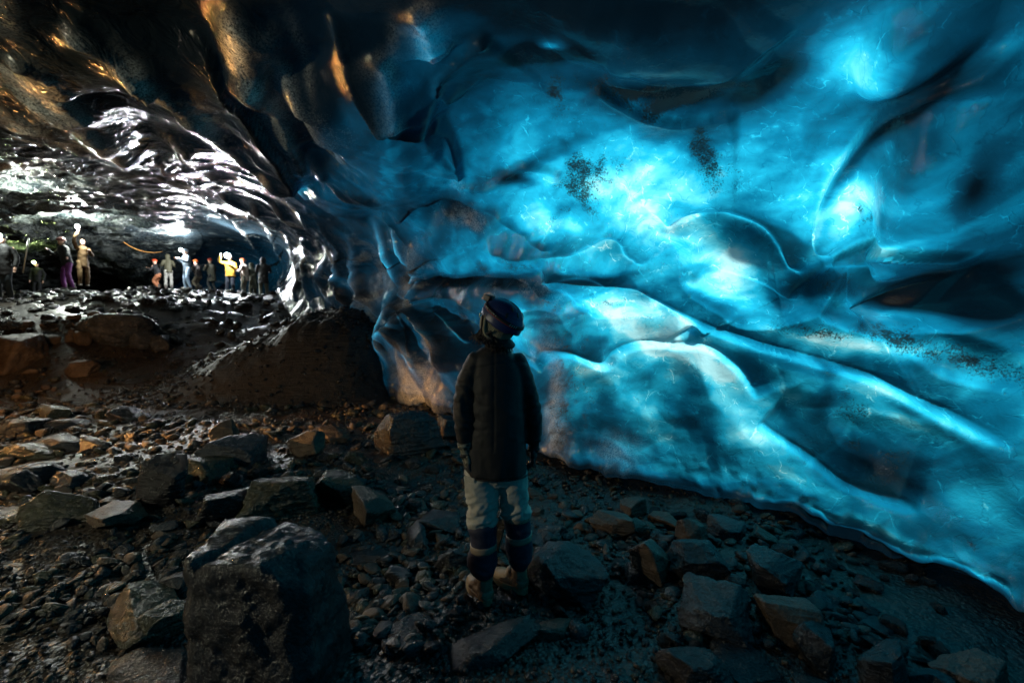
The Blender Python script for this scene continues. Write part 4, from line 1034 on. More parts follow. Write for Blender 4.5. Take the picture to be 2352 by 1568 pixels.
def hero():
    L = ORG
    # head frame: looking up and to the left
    Fd = np.array([-0.76, 0.40, 0.42]); Fd /= np.linalg.norm(Fd)
    Ud = np.array([0.0, 0, 1]) - Fd[2] * Fd; Ud /= np.linalg.norm(Ud)
    Rd = np.cross(Fd, Ud)
    HM = np.column_stack([Rd, Fd, Ud])                 # local (right, front, up) -> world
    hc = W(1146, 738, 2.585)
    H = lambda x, y, z: hc + HM @ np.array([x, y, z])
    skinm = M('skin', (0.55, 0.33, 0.24), 0.55, 0.3, 200)
    # ---- body: one continuous skin with head, face, neck, trunk, arms, legs
    legL = [(1112, 1085, 2.60), (1106, 1150, 2.59), (1103, 1205, 2.57), (1108, 1260, 2.56), (1111, 1325, 2.565)]
    legR = [(1176, 1085, 2.62), (1180, 1150, 2.62), (1186, 1200, 2.62), (1194, 1260, 2.63), (1189, 1310, 2.66)]
    armL = [(1092, 838, 2.60), (1070, 925, 2.575), (1066, 975, 2.57), (1068, 1022, 2.565)]
    armR = [(1190, 838, 2.62), (1218, 930, 2.65), (1224, 975, 2.66), (1222, 1022, 2.66)]
    parts = [ball(hc, (.074, .092, .098), HM), ball(H(0, .035, -.055), (.056, .062, .060), HM), ball(H(0, .085, -.030), (.011, .022, .016), HM),
             ball(H(0, .093, -.045), (.013, .014, .010), HM), ball(H(0, .078, -.075), (.020, .014, .008), HM), ball(H(0, .070, -.100), (.022, .020, .016), HM),
             ball(H(-.034, .066, -.035), (.024, .024, .022), HM), ball(H(.034, .066, -.035), (.024, .024, .022), HM), ball(H(0, .080, .018), (.040, .014, .010), HM),
             ball(H(-.076, -.002, -.015), (.008, .018, .030), HM), ball(H(.076, -.002, -.015), (.008, .018, .030), HM),
             smooth_tube([H(0, -.02, -.05), W(1148, 785, 2.60), W(1150, 812, 2.61)], [.055, .054, .062]),
             smooth_tube([W(1150, 800, 2.61), W(1148, 835, 2.61), W(1146, 900, 2.61), W(1146, 980, 2.61), W(1144, 1060, 2.61), W(1144, 1092, 2.61)],
                         [(.06, .05), (.105, .06), (.105, .07), (.10, .065), (.12, .075), (.12, .075)]),
             smooth_tube([W(*q) for q in legL], [.065, .056, .046, .036, .024]), smooth_tube([W(*q) for q in legR], [.065, .056, .046, .036, .024]),
             smooth_tube([W(*q) for q in armL], [.034, .030, .028, .026]), smooth_tube([W(*q) for q in armR], [.034, .030, .028, .026])]
    body = skin('person', parts, 0.009, skinm, None, 3, loc=L)
    body.location = tuple(L)
    tag(body, 'person seen from behind in long black coat and blue helmet looking up at the ice', 'person')
    def kid(o, par=body):
        o.parent = par
        return o
    # eyes
    for sx in (-1, 1):
        e = join([ball(H(.030 * sx, .078, .000), (.0125, .0125, .0125), HM)])
        kid(mesh_obj('eye', np.array(e[0]) - L, e[1], M('eye_white', (0.6, 0.6, 0.58), 0.2)))
    # ---- coat
    prof = [(792, 1128, 1166, .050), (803, 1112, 1178, .070), (816, 1094, 1190, .088), (838, 1080, 1196, .105), (875, 1076, 1200, .118), (925, 1075, 1203, .122), (980, 1073, 1207, .125), (1035, 1068, 1211, .130), (1086, 1064, 1214, .130)]
    path, rad = [], []
    for (py, xl, xr, dep) in prof:
        path.append(W((xl + xr) / 2, py, 2.61)); rad.append(((xr - xl) / 2 / FPX * 2.61, dep))
    torso = smooth_tube(path, rad, 40, 6, caps=False)
    aL = smooth_tube([W(1098, 826, 2.60), W(1076, 870, 2.585), W(1064, 925, 2.57), W(1064, 975, 2.56), W(1068, 1016, 2.56)], [.062, .060, .056, .052, .044], 24, 5)
    aR = smooth_tube([W(1184, 828, 2.62), W(1206, 875, 2.64), W(1220, 925, 2.66), W(1226, 972, 2.665), W(1224, 1012, 2.66)], [.060, .056, .052, .052, .042], 24, 5)
    def folds(co):
        o = 0.005 * fbm(co * np.array([7, 7, 2.2]), 3)
        for q, s in ((W(1064, 925, 2.57), 1), (W(1222, 930, 2.66), -1)):                 # sleeve folds at the elbows
            dd = np.linalg.norm((co - q) * np.array([1, 1, .55]), axis=1)
            o += 0.005 * np.exp(-(dd / .10) ** 2) * np.sin((co[:, 2] - q[2]) * 70 + s * co[:, 0] * 75 + 5.0 * perlin(co * 9)) + 0.004 * np.exp(-(dd / .22) ** 2) * fbm(co * np.array([16, 16, 24.0]) + 4, 3)
        o += 0.004 * np.sin(co[:, 0] * 50 + 2 * perlin(co * 6)) * sstep(1.0, .78, co[:, 2])
        o -= 0.004 * np.exp(-((co[:, 0] + 0.10) / .006) ** 2) * (co[:, 2] > 0.9) * (co[:, 1] < 2.6)      # back seam
        o -= 0.005 * np.exp(-((co[:, 2] - 1.375 - 0.02 * np.cos(co[:, 0] * 12)) / .006) ** 2) * (co[:, 1] < 2.62)
        return o
    coatm = M('coat_black', (0.0075, 0.0078, 0.0085), 0.62, 0.5, 300, vary=0.3)
    coat = kid(skin('coat', [torso, aL, aR], 0.0075, coatm, None, 4, folds, L))
    coat['label'] = 'long plain black coat'
    # stand-up collar, hem roll, cuffs
    ring = lambda c, rx, ry, r, n=28, tilt=0: smooth_tube([c + np.array([rx * math.cos(2 * math.pi * k / n), ry * math.sin(2 * math.pi * k / n), tilt * math.cos(2 * math.pi * k / n)]) for k in range(n + 1)], [r] * (n + 1), 10, 1)
    c0 = W(1148, 792, 2.60)
    kid(skin('collar', [ring(c0, .070, .066, .020), ring(c0 + [0, 0, .022], .064, .060, .016, tilt=-.006)], 0.006, coatm, None, 2, lambda c: .004 * fbm(c * 20, 2), L), coat)
    kid(skin('hem', [ring(W(1139, 1087, 2.61), .182, .124, .007, 40)], 0.005, coatm, None, 1, None, L), coat)
    # ---- trousers
    trm = M('trouser_beige', (0.46, 0.44, 0.37), 0.78, 0.4, 260, vary=0.25)
    navy = M('trouser_navy', (0.016, 0.020, 0.045), 0.7, 0.4, 260, vary=0.3)
    band = M('reflective_tape', (0.27, 0.21, 0.15), 0.5, 0.2, 400)
    tl = [(1080, 1066, 1142), (1110, 1068, 1144), (1150, 1073, 1144), (1185, 1075, 1141), (1203, 1071, 1143), (1216, 1076, 1143)]
    tr_ = [(1080, 1142, 1212), (1110, 1144, 1212), (1150, 1150, 1214), (1180, 1151, 1218), (1194, 1156, 1217)]
    def leg(seq, d0, d1, dep0=.088, dep1=.075):
        pa, ra = [], []
        for i, (py, xl, xr) in enumerate(seq):
            f = i / (len(seq) - 1); d = d0 + (d1 - d0) * f
            pa.append(W((xl + xr) / 2, py, d)); ra.append(((xr - xl) / 2 / FPX * d, dep0 + (dep1 - dep0) * f))
        return smooth_tube(pa, ra, 26, 5)
    def ridged(P, o=3):
        t_, a_, s_ = np.zeros(len(P)), 1.0, 1.0
        for k in range(o):
            t_ += a_ * (1 - 2.2 * np.abs(perlin(P * s_ + 9.1 * k))); s_ *= 1.9; a_ *= 0.5
        return t_
    seamz = (W(1110, 1208, 2.56)[2], W(1186, 1190, 2.625)[2])
    def wr(co):
        wv3 = np.column_stack([co[:, 0] * 7 + co[:, 2] * 6, co[:, 1] * 7, co[:, 2] * 15 - co[:, 0] * 9])
        knee = np.exp(-((co[:, 2] - 0.50) / .13) ** 2)
        o = (0.0030 + 0.0105 * knee) * (ridged(wv3 + 3.0) - .3)
        sz = np.where(co[:, 0] < W(1146, 1100)[0], seamz[0], seamz[1])
        return o * sstep(sz - .01, sz + .05, co[:, 2]) - 0.004 * sstep(sz + .03, sz, co[:, 2])
    hips = smooth_tube([W(1140, 1040, 2.61), W(1140, 1092, 2.61)], [(.165, .10), (.165, .10)], 26, 3)
    trousers = kid(skin('trousers', [hips, leg(tl, 2.60, 2.56), leg(tr_, 2.62, 2.625)], 0.0065, trm, None, 3, wr, L))
    trousers['label'] = 'loose beige work trousers with wrinkles'
    low_l = [(1208, 1073, 1142), (1225, 1079, 1141), (1245, 1081, 1141), (1262, 1080, 1141), (1280, 1073, 1143), (1296, 1076, 1142), (1308, 1084, 1138)]
    low_r = [(1186, 1156, 1217), (1205, 1159, 1219), (1225, 1163, 1221), (1245, 1160, 1223), (1262, 1162, 1224), (1276, 1166, 1222), (1286, 1170, 1218)]
    for nm, sq, d0, d1 in (('trouser_cuff', low_l, 2.565, 2.555), ('trouser_cuff', low_r, 2.625, 2.635)):
        k = kid(skin(nm, [leg(sq, d0, d1, .082, .082)], 0.006, navy, None, 2, lambda c: .0055 * (ridged(np.column_stack([c[:, 0] * 9 + c[:, 2] * 5, c[:, 1] * 9, c[:, 2] * 17]) + 1) - .3) * (0.35 + 0.65 * sstep(.30, .22, c[:, 2])), L), trousers)
        k['label'] = 'dark navy lower trouser leg bunched over the boot'
    def bandring(y0, y1, xl, xr, d, tilt):
        pa = [W((xl + xr) / 2, y, d) for y in np.linspace(y0, y1, 4)]; r0 = (xr - xl) / 2 / FPX * d + .0045
        V, F = tube(pa, [(r0, .0865)] * 4, 30); V = np.array(V); V[:, 2] += tilt * (V[:, 0] - V[:, 0].mean())
        V += 0.0015 * fbm(V * 14, 2)[:, None] * np.array([1, 1, 0])
        k = kid(mesh_obj('reflective_band', V - L, F, band), trousers); return k
    bandring(1245, 1259, 1081, 1141, 2.56, 0.06); bandring(1223, 1238, 1163, 1221, 2.63, 0.10); bandring(1179, 1190, 1156, 1217, 2.625, 0.02)
    # cargo pocket on the left thigh
    q = W(1082, 1112, 2.545)
    V, F = rock_shape(3, 4, 1.0, planes=[((1, 0, 0), .9), ((-1, 0, 0), .9), ((0, 1, 0), .9), ((0, -1, 0), .9), ((0, 0, 1), .9), ((0, 0, -1), .9)], p=20, rough=0.01)
    V = V * np.array([.040, .018, .050]); V = V @ np.array(Euler((0, 0, R(-32))).to_matrix()).T + q
    pk = kid(mesh_obj('cargo_pocket', V - L, F, trm), trousers)
    V2 = (V - q) * np.array([1.06, 1.15, .30]) + q + np.array([0, -.002, .034]); kid(mesh_obj('pocket_flap', V2 - L, F, trm), pk)
    # ---- boots: toes point left and away
    lea = M('boot_leather', (0.27, 0.19, 0.115), 0.5, 0.5, 120, vary=0.5); solem = M('boot_sole', (0.33, 0.23, 0.125), 0.65, 0.3, 90)
    def boot(anchor, yaw, z0=0.0):
        c, s = math.cos(yaw), math.sin(yaw)
        T = lambda f, sd, z: np.array([anchor[0] - s * f + c * sd, anchor[1] + c * f + s * sd, z0 + z])
        up = [smooth_tube([T(-.01, 0, .10), T(-.012, 0, .18), T(-.012, 0, .27)], [(.045, .052), (.045, .050), (.050, .054)], 22, 4),
              smooth_tube([T(-.035, 0, .062), T(.04, 0, .060), T(.11, -.002, .052), T(.165, -.004, .045)], [.046, .047, .047, .038], 22, 4),
              ball(T(-.012, 0, .085), (.047, .047, .06)), ball(T(.05, 0, .09), (.038, .045, .045))]
        def cr(co):
            f = (co[:, 0] - anchor[0]) * -s + (co[:, 1] - anchor[1]) * c
            zz = co[:, 2] - z0
            return .0035 * fbm(co * 26, 3) + .004 * np.sin(zz * 170 + 2 * perlin(co * 16)) * sstep(.12, .16, zz) - .004 * np.exp(-((zz - .10 - f * .3) / .004) ** 2) * (f < .05)
        b = kid(skin('boot', up, 0.005, lea, None, 3, cr, L)); b['label'] = 'tan leather hiking boot with thick ridged sole'
        # sole with ridges
        V, F = [], []; n = 40; lay = 9
        for k in range(lay):
            z = .002 + .040 * k / (lay - 1); g = 1.0 + (0.035 if k % 2 else 0.0)
            for a in range(n):
                th = 2 * math.pi * a / n; cf, sf = math.cos(th), math.sin(th)
                f = .062 + .128 * np.sign(cf) * abs(cf) ** .85; wd = (.050 if f > .06 else .043) * np.sign(sf) * abs(sf) ** .7
                lug = 1 + (0.03 * math.sin(a * math.pi) if k < 2 else 0)
                V.append(T(f * g if f > 0 else f * g, wd * g * lug, z + (0.012 * max(0, f - .13) / .05 if k < 4 else 0)))
        for k in range(lay - 1):
            for a in range(n):
                a2 = (a + 1) % n; F.append((k * n + a, k * n + a2, (k + 1) * n + a2, (k + 1) * n + a))
        F.append(tuple(range(n - 1, -1, -1))); F.append(tuple((lay - 1) * n + a for a in range(n)))
        kid(mesh_obj('sole', np.array(V) - L, F, solem), b)
        V, F = join([smooth_tube([T(.035 + .016 * k, -.030, .112 - .012 * k), T(.045 + .016 * k, 0, .135 - .015 * k), T(.035 + .016 * k, .030, .112 - .012 * k)], [.0035] * 3, 8, 4) for k in range(4)])
        kid(mesh_obj('laces', np.array(V) - L, F, M('lace', (0.03, 0.025, 0.02), 0.8)), b)
        kid(mesh_obj('boot_cuff', *(lambda vf: (np.array(vf[0]) - L, vf[1]))(smooth_tube([T(-.012, 0, .235), T(-.012, 0, .262)], [(.054, .058), (.055, .059)], 22, 3)), lea), b)
    boot(W(1112, 1352, 2.575)[:2], R(30), gz(*W(1112, 1352, 2.56)[:2]) + 0.005)
    boot(W(1190, 1335, 2.66)[:2], R(48), gz(*W(1190, 1335, 2.66)[:2]) + 0.012)
    # ---- gloves
    gm, ntg = mat('glove_camo'); o_ = N(ntg, 'ShaderNodeOutputMaterial'); tcg = N(ntg, 'ShaderNodeTexCoord').outputs['Object']
    ng = N(ntg, 'ShaderNodeTexNoise', i={'Vector': tcg, 'Scale': 46.0, 'Detail': 2.0}).outputs[0]
    pg = N(ntg, 'ShaderNodeBsdfPrincipled', i={'Roughness': 0.8, 'Base Color': ramp(ntg, ng, [(0.42, (0.03, 0.03, 0.022)), (0.46, (0.13, 0.13, 0.09)), (0.56, (0.26, 0.25, 0.19))])}); ntg.links.new(pg.outputs[0], o_.inputs[0])
    gdark = M('glove_grey', (0.05, 0.05, 0.05), 0.8, 0.4, 200, vary=0.4)
    gblack = M('glove_black', (0.008, 0.008, 0.009), 0.7, 0.4, 200)
    def glove(wr_, dirn, across, toward, m, mf, label):
        # wr_ wrist, dirn down the hand, across towards the thumb side, toward = back of the hand
        d = dirn / np.linalg.norm(dirn); a = across - (across @ d) * d; a /= np.linalg.norm(a); t = np.cross(d, a)
        if t @ toward < 0: t = -t
        G = lambda f, s, h: wr_ + d * f + a * s + t * h
        Rm = np.column_stack([a, d, t])
        palm = [ball(G(.050, 0, 0), (.043, .050, .021), Rm), smooth_tube([G(-.035, 0, 0), G(.0, 0, 0), G(.03, 0, 0)], [(.036, .036), (.031, .028), (.036, .024)], 18, 4)]
        g = kid(skin('glove', palm, 0.0045, m, None, 2, lambda c: .002 * fbm(c * 50, 2), L)); g['label'] = label
        fing = [(.030, .070, .026), (.010, .078, .029), (-.011, .073, .028), (-.031, .058, .022)]
        for k, (s, ln, kb) in enumerate(fing):
            pts = [G(.075, s, .002), G(.075 + ln * .42, s * 1.05, -.001), G(.075 + ln * .75, s * 1.05 - .004, -.016 - .004 * k), G(.075 + ln * .88, s * 1.05 - .007, -.036 - .004 * k)]
            V, F = smooth_tube(pts, [.0115, .0108, .0102, .0088], 14, 5)
            kid(mesh_obj('finger', np.array(V) - L, F, mf), g)
        V, F = smooth_tube([G(.030, .032, -.004), G(.055, .052, -.012), G(.083, .056, -.020)], [.0145, .0125, .0105], 14, 5)
        kid(mesh_obj('thumb', np.array(V) - L, F, mf), g)
        V, F = tube([G(.012, 0, 0), G(.030, 0, 0)], [(.036, .030)] * 2, 20); kid(mesh_obj('wrist_strap', np.array(V) - L, F, gblack), g)
        V, F = tube([G(-.052, 0, 0), G(-.030, 0, 0)], [(.043, .043)] * 2, 20); kid(mesh_obj('glove_cuff', np.array(V) - L, F, m), g)
    glove(W(1070, 1036, 2.555), np.array([.10, .02, -1]), np.array([-.35, .75, 0]), np.array([-.6, -.8, 0]), gm, gdark, 'camouflage patterned glove with grey fingers')
    glove(W(1226, 1022, 2.66), np.array([-.02, .05, -1]), np.array([.2, .9, 0]), np.array([.8, -.5, 0]), gblack, gblack, 'black glove in shadow')
    # ---- knitted cap under the helmet
    capm = M('knit_olive', (0.26, 0.25, 0.17), 0.95, 0.5, 300, vary=0.2)
    V, F = [], []; na_, nz_ = 220, 30
    for j in range(nz_):
        for i in range(na_ + 1):
            th = math.radians(32) + math.radians(296) * i / na_        # leaves the face open; angle measured from the front
            zz = -.098 + .150 * j / (nz_ - 1)
            k = math.sqrt(max(.05, 1 - (zz / .135) ** 2)); rb = 0.0022 * math.sin(th * 62)
            edge = .006 if j < 3 else 0
            V.append(H(math.sin(th) * (.085 * k + rb + edge), math.cos(th) * (.103 * k + rb + edge) - .002, zz + .010 * math.sin(j * .9) * 0 + (.02 * max(0, math.cos(th)) if j < 6 else 0)))
    for j in range(nz_ - 1):
        for i in range(na_):
            a0 = j * (na_ + 1) + i; F.append((a0, a0 + 1, a0 + na_ + 2, a0 + na_ + 1))
    cap = kid(mesh_obj('knit_cap', np.array(V) - L, F, capm)); sm = cap.modifiers.new('t', 'SOLIDIFY'); sm.thickness = .006
    V, F = [], []                                                      # turned band over the ear
    tb = smooth_tube([H(-.080, .050, .040), H(-.094, .030, -.020), H(-.092, .008, -.072), H(-.070, -.035, -.094), H(-.03, -.075, -.098), H(.03, -.078, -.098), H(.072, -.035, -.092)], [.009] * 7, 12, 6)
    kid(mesh_obj('cap_band', np.array(tb[0]) - L, tb[1], capm), cap)
    # ---- helmet
    hm = M('helmet_blue', (0.014, 0.030, 0.11), 0.38, 0.15, 90, vary=0.3)
    V, F = [], []; nu, nv = 72, 26
    hp = lambda th, f, off=0.0: H(math.sin(th) * (.108 + off) * math.sin(f) ** .92, math.cos(th) * (.130 + off) * math.sin(f) ** .92 - .012, (.118 + off) * math.cos(f) + .012)
    for j in range(nv + 1):
        for i in range(nu):
            th = 2 * math.pi * i / nu
            fmax = math.radians(93 + 13 * (-math.cos(th)) + (9 if abs(math.sin(th)) > .6 else 0) * abs(math.sin(th)))
            f = .02 + (fmax - .02) * j / nv
            off = 0.004 * math.cos(2 * th) * math.sin(f) + (.004 * math.exp(-((math.sin(th) * .12) / .012) ** 2) if f < 1.3 else 0) - .004 * math.exp(-((f - 1.15) / .05) ** 2)
            V.append(hp(th, f, off))
    for j in range(nv):
        for i in range(nu):
            i2 = (i + 1) % nu; F.append((j * nu + i, j * nu + i2, (j + 1) * nu + i2, (j + 1) * nu + i))
    F.append(tuple(range(nu - 1, -1, -1)))
    hel = kid(mesh_obj('helmet', np.array(V) - L, F, hm)); hel['label'] = 'dark blue climbing helmet'
    sm = hel.modifiers.new('t', 'SOLIDIFY'); sm.thickness = .008; sm.offset = -1
    blk = M('vent_black', (0.004, 0.004, 0.005), 0.6)
    for (th, f) in ((200, 50), (238, 60), (160, 50), (222, 36)):
        c = hp(R(th), R(f), .0015); nn = c - H(0, 0, 0); nn /= np.linalg.norm(nn); t1 = np.cross(nn, Ud); t1 /= np.linalg.norm(t1); t2 = np.cross(nn, t1)
        b_ = ball(c, (.008, .017, .003), np.column_stack([t1, t2, nn])); kid(mesh_obj('vent', np.array(b_[0]) - L, b_[1], blk), hel)
    # headlamp with strap round the helmet
    redm, strapm, whitem = M('strap_red', (0.28, 0.02, 0.015), 0.7), M('strap_black', (0.012, 0.012, 0.013), 0.75, 0.4, 300), M('strap_white', (0.55, 0.55, 0.52), 0.6)
    def ribbon(off, hw, m, nm, a0=0, a1=360, wmid=0.0):
        V, F = [], []; n = 90
        for i in range(n + 1):
            th = R(a0 + (a1 - a0) * i / n); fc = R(62 + 22 * (0.5 - 0.5 * math.cos(th))) + wmid
            for e in (-1, 1): V.append(hp(th, fc + e * hw, off))
        for i in range(n): F.append((2 * i, 2 * i + 1, 2 * i + 3, 2 * i + 2))
        o = kid(mesh_obj(nm, np.array(V) - L, F, m), lamp_o); s_ = o.modifiers.new('t', 'SOLIDIFY'); s_.thickness = .0015; return o
    lc = hp(R(0), R(56), .022)
    bx = rock_shape(5, 4, 1.0, planes=[((1, 0, 0), .9), ((-1, 0, 0), .9), ((0, 1, 0), .9), ((0, -1, 0), .9), ((0, 0, 1), .9), ((0, 0, -1), .9)], p=14, rough=0.0)
    V = (bx[0] * np.array([.030, .022, .021])) @ HM.T + lc
    lamp_o = kid(mesh_obj('headlamp', V - L, bx[1], M('lamp_body', (0.03, 0.03, 0.032), 0.45)))
    lamp_o['label'] = 'switched off headlamp on a red edged black strap'
    V = (bx[0] * np.array([.024, .008, .016])) @ HM.T + lc + HM @ np.array([0, .024, 0]); kid(mesh_obj('lamp_lens', V - L, bx[1], M('lens_off', (0.35, 0.37, 0.36), 0.15)), lamp_o)
    V = (bx[0] * np.array([.022, .010, .010])) @ HM.T + lc + HM @ np.array([0, -.016, .014]); kid(mesh_obj('lamp_bracket', V - L, bx[1], strapm), lamp_o)
    ribbon(.0060, .085, redm, 'strap_edge'); ribbon(.0078, .066, strapm, 'strap')
    def stroke(th0, th1, f0, f1, w=0.006):
        V = []; 
        for (t_, f_) in ((th0, f0), (th1, f1)):
            for e in (-1, 1): V.append(hp(R(t_) + e * w * 3.0, R(62 + 22 * (0.5 - 0.5 * math.cos(R(t_)))) + f_, .0102))
        return V, [(0, 1, 3, 2)]
    marks = []
    for b0 in (318, 324, 330, 222, 216, 210, 204): marks.append(stroke(b0, b0 + 3, -.05, .05))
    for b0, f0, f1, dt in ((306, -.03, .03, 0), (301, -.03, .03, 3), (304, -.03, .03, -3), (296, .03, -.03, 2), (294, -.03, .03, 2), (288, -.03, 0, 2), (284, -.03, 0, -2), (286, 0, .03, 0), (279, -.03, 0, 2), (275, -.03, 0, -2), (277, 0, .03, 0), (269, -.03, .03, 3), (272, -.03, .03, -3), (264, -.03, .03, 0)):
        marks.append(stroke(b0, b0 + dt, f0, f1, .0035))
    V, F = join(marks); kid(mesh_obj('strap_lettering', np.array(V) - L, F, whitem, smooth=False), lamp_o)
    # chin strap and buckle
    V, F = smooth_tube([H(-.098, -.03, -.045), H(-.090, .0, -.085), H(-.068, .030, -.118), H(-.03, .06, -.122)], [(.007, .0025)] * 4, 8, 6); cs = kid(mesh_obj('chin_strap', np.array(V) - L, F, strapm))
    V, F = smooth_tube([H(-.101, .055, .01), H(-.086, .040, -.06), H(-.070, .030, -.115)], [(.006, .0025)] * 3, 8, 6); kid(mesh_obj('side_strap', np.array(V) - L, F, strapm), cs)
    bc = H(-.074, .030, -.112); n = 16
    V, F = smooth_tube([bc + HM @ np.array([0, .013 * math.cos(2 * math.pi * k / n), .018 * math.sin(2 * math.pi * k / n)]) for k in range(n + 1)], [.003] * (n + 1), 8, 1); kid(mesh_obj('buckle', np.array(V) - L, F, M('buckle', (0.12, 0.12, 0.13), 0.3)), cs)
    # glasses: gold frame in front of the face
    gold = M('gold', (0.8, 0.55, 0.2), 0.2, metal=1.0)
    tubes = []
    for sx in (-1, 1):
        cc = (.033 * sx, .106, -.004)
        tubes.append(smooth_tube([H(cc[0] + .024 * math.cos(t_), cc[1] - .006 * abs(math.cos(t_)), cc[2] + .021 * math.sin(t_)) for t_ in np.linspace(0, 2 * math.pi, 17)], [.0016] * 17, 8, 1))
        tubes.append(smooth_tube([H(.058 * sx, .100, .004), H(.075 * sx, .05, .006), H(.080 * sx, .0, .002)], [.0016] * 3, 8, 4))
    tubes.append(smooth_tube([H(-.010, .106, .002), H(0, .110, .006), H(.010, .106, .002)], [.0016] * 3, 8, 3))
    V, F = join(tubes); gl = kid(mesh_obj('glasses', np.array(V) - L, F, gold))
    # hair: loose strands at the nape and beside the chin
    hairm = M('hair', (0.018, 0.010, 0.006), 0.45, 0.2, 300, vary=0.5); r_ = random.Random(4); st = []
    for k in range(300):
        th = R(r_.uniform(150, 325)); a = H(math.sin(th) * .080, math.cos(th) * .088, -.085 + r_.uniform(-.01, .02))
        ln = r_.uniform(.03, .075); out_ = np.array([math.sin(th), math.cos(th), 0]); o_w = HM @ out_; o_w[2] = 0
        st.append(smooth_tube([a, a + o_w * r_.uniform(-.004, .012) + np.array([0, 0, -ln * .5]), a + o_w * r_.uniform(-.01, .03) + np.array([r_.uniform(-.012, .012), r_.uniform(-.01, .01), -ln])], [.0024, .0022, .0006], 5, 3, caps=False))
    for k in range(26):
        a = H(-.070, .030 + .03 * r_.random(), -.085 - .02 * r_.random()); e = np.array([-1, .3, 0]) * r_.uniform(.02, .06)
        st.append(smooth_tube([a, a + e * .5 + np.array([0, 0, -.006 + r_.uniform(-.02, .0)]), a + e + np.array([0, 0, -.030 + r_.uniform(-.02, .035)])], [.0018, .0014, .0005], 5, 4, caps=False))
    V, F = join(st); kid(mesh_obj('hair', np.array(V) - L, F, hairm))
    return body
HERO = hero()
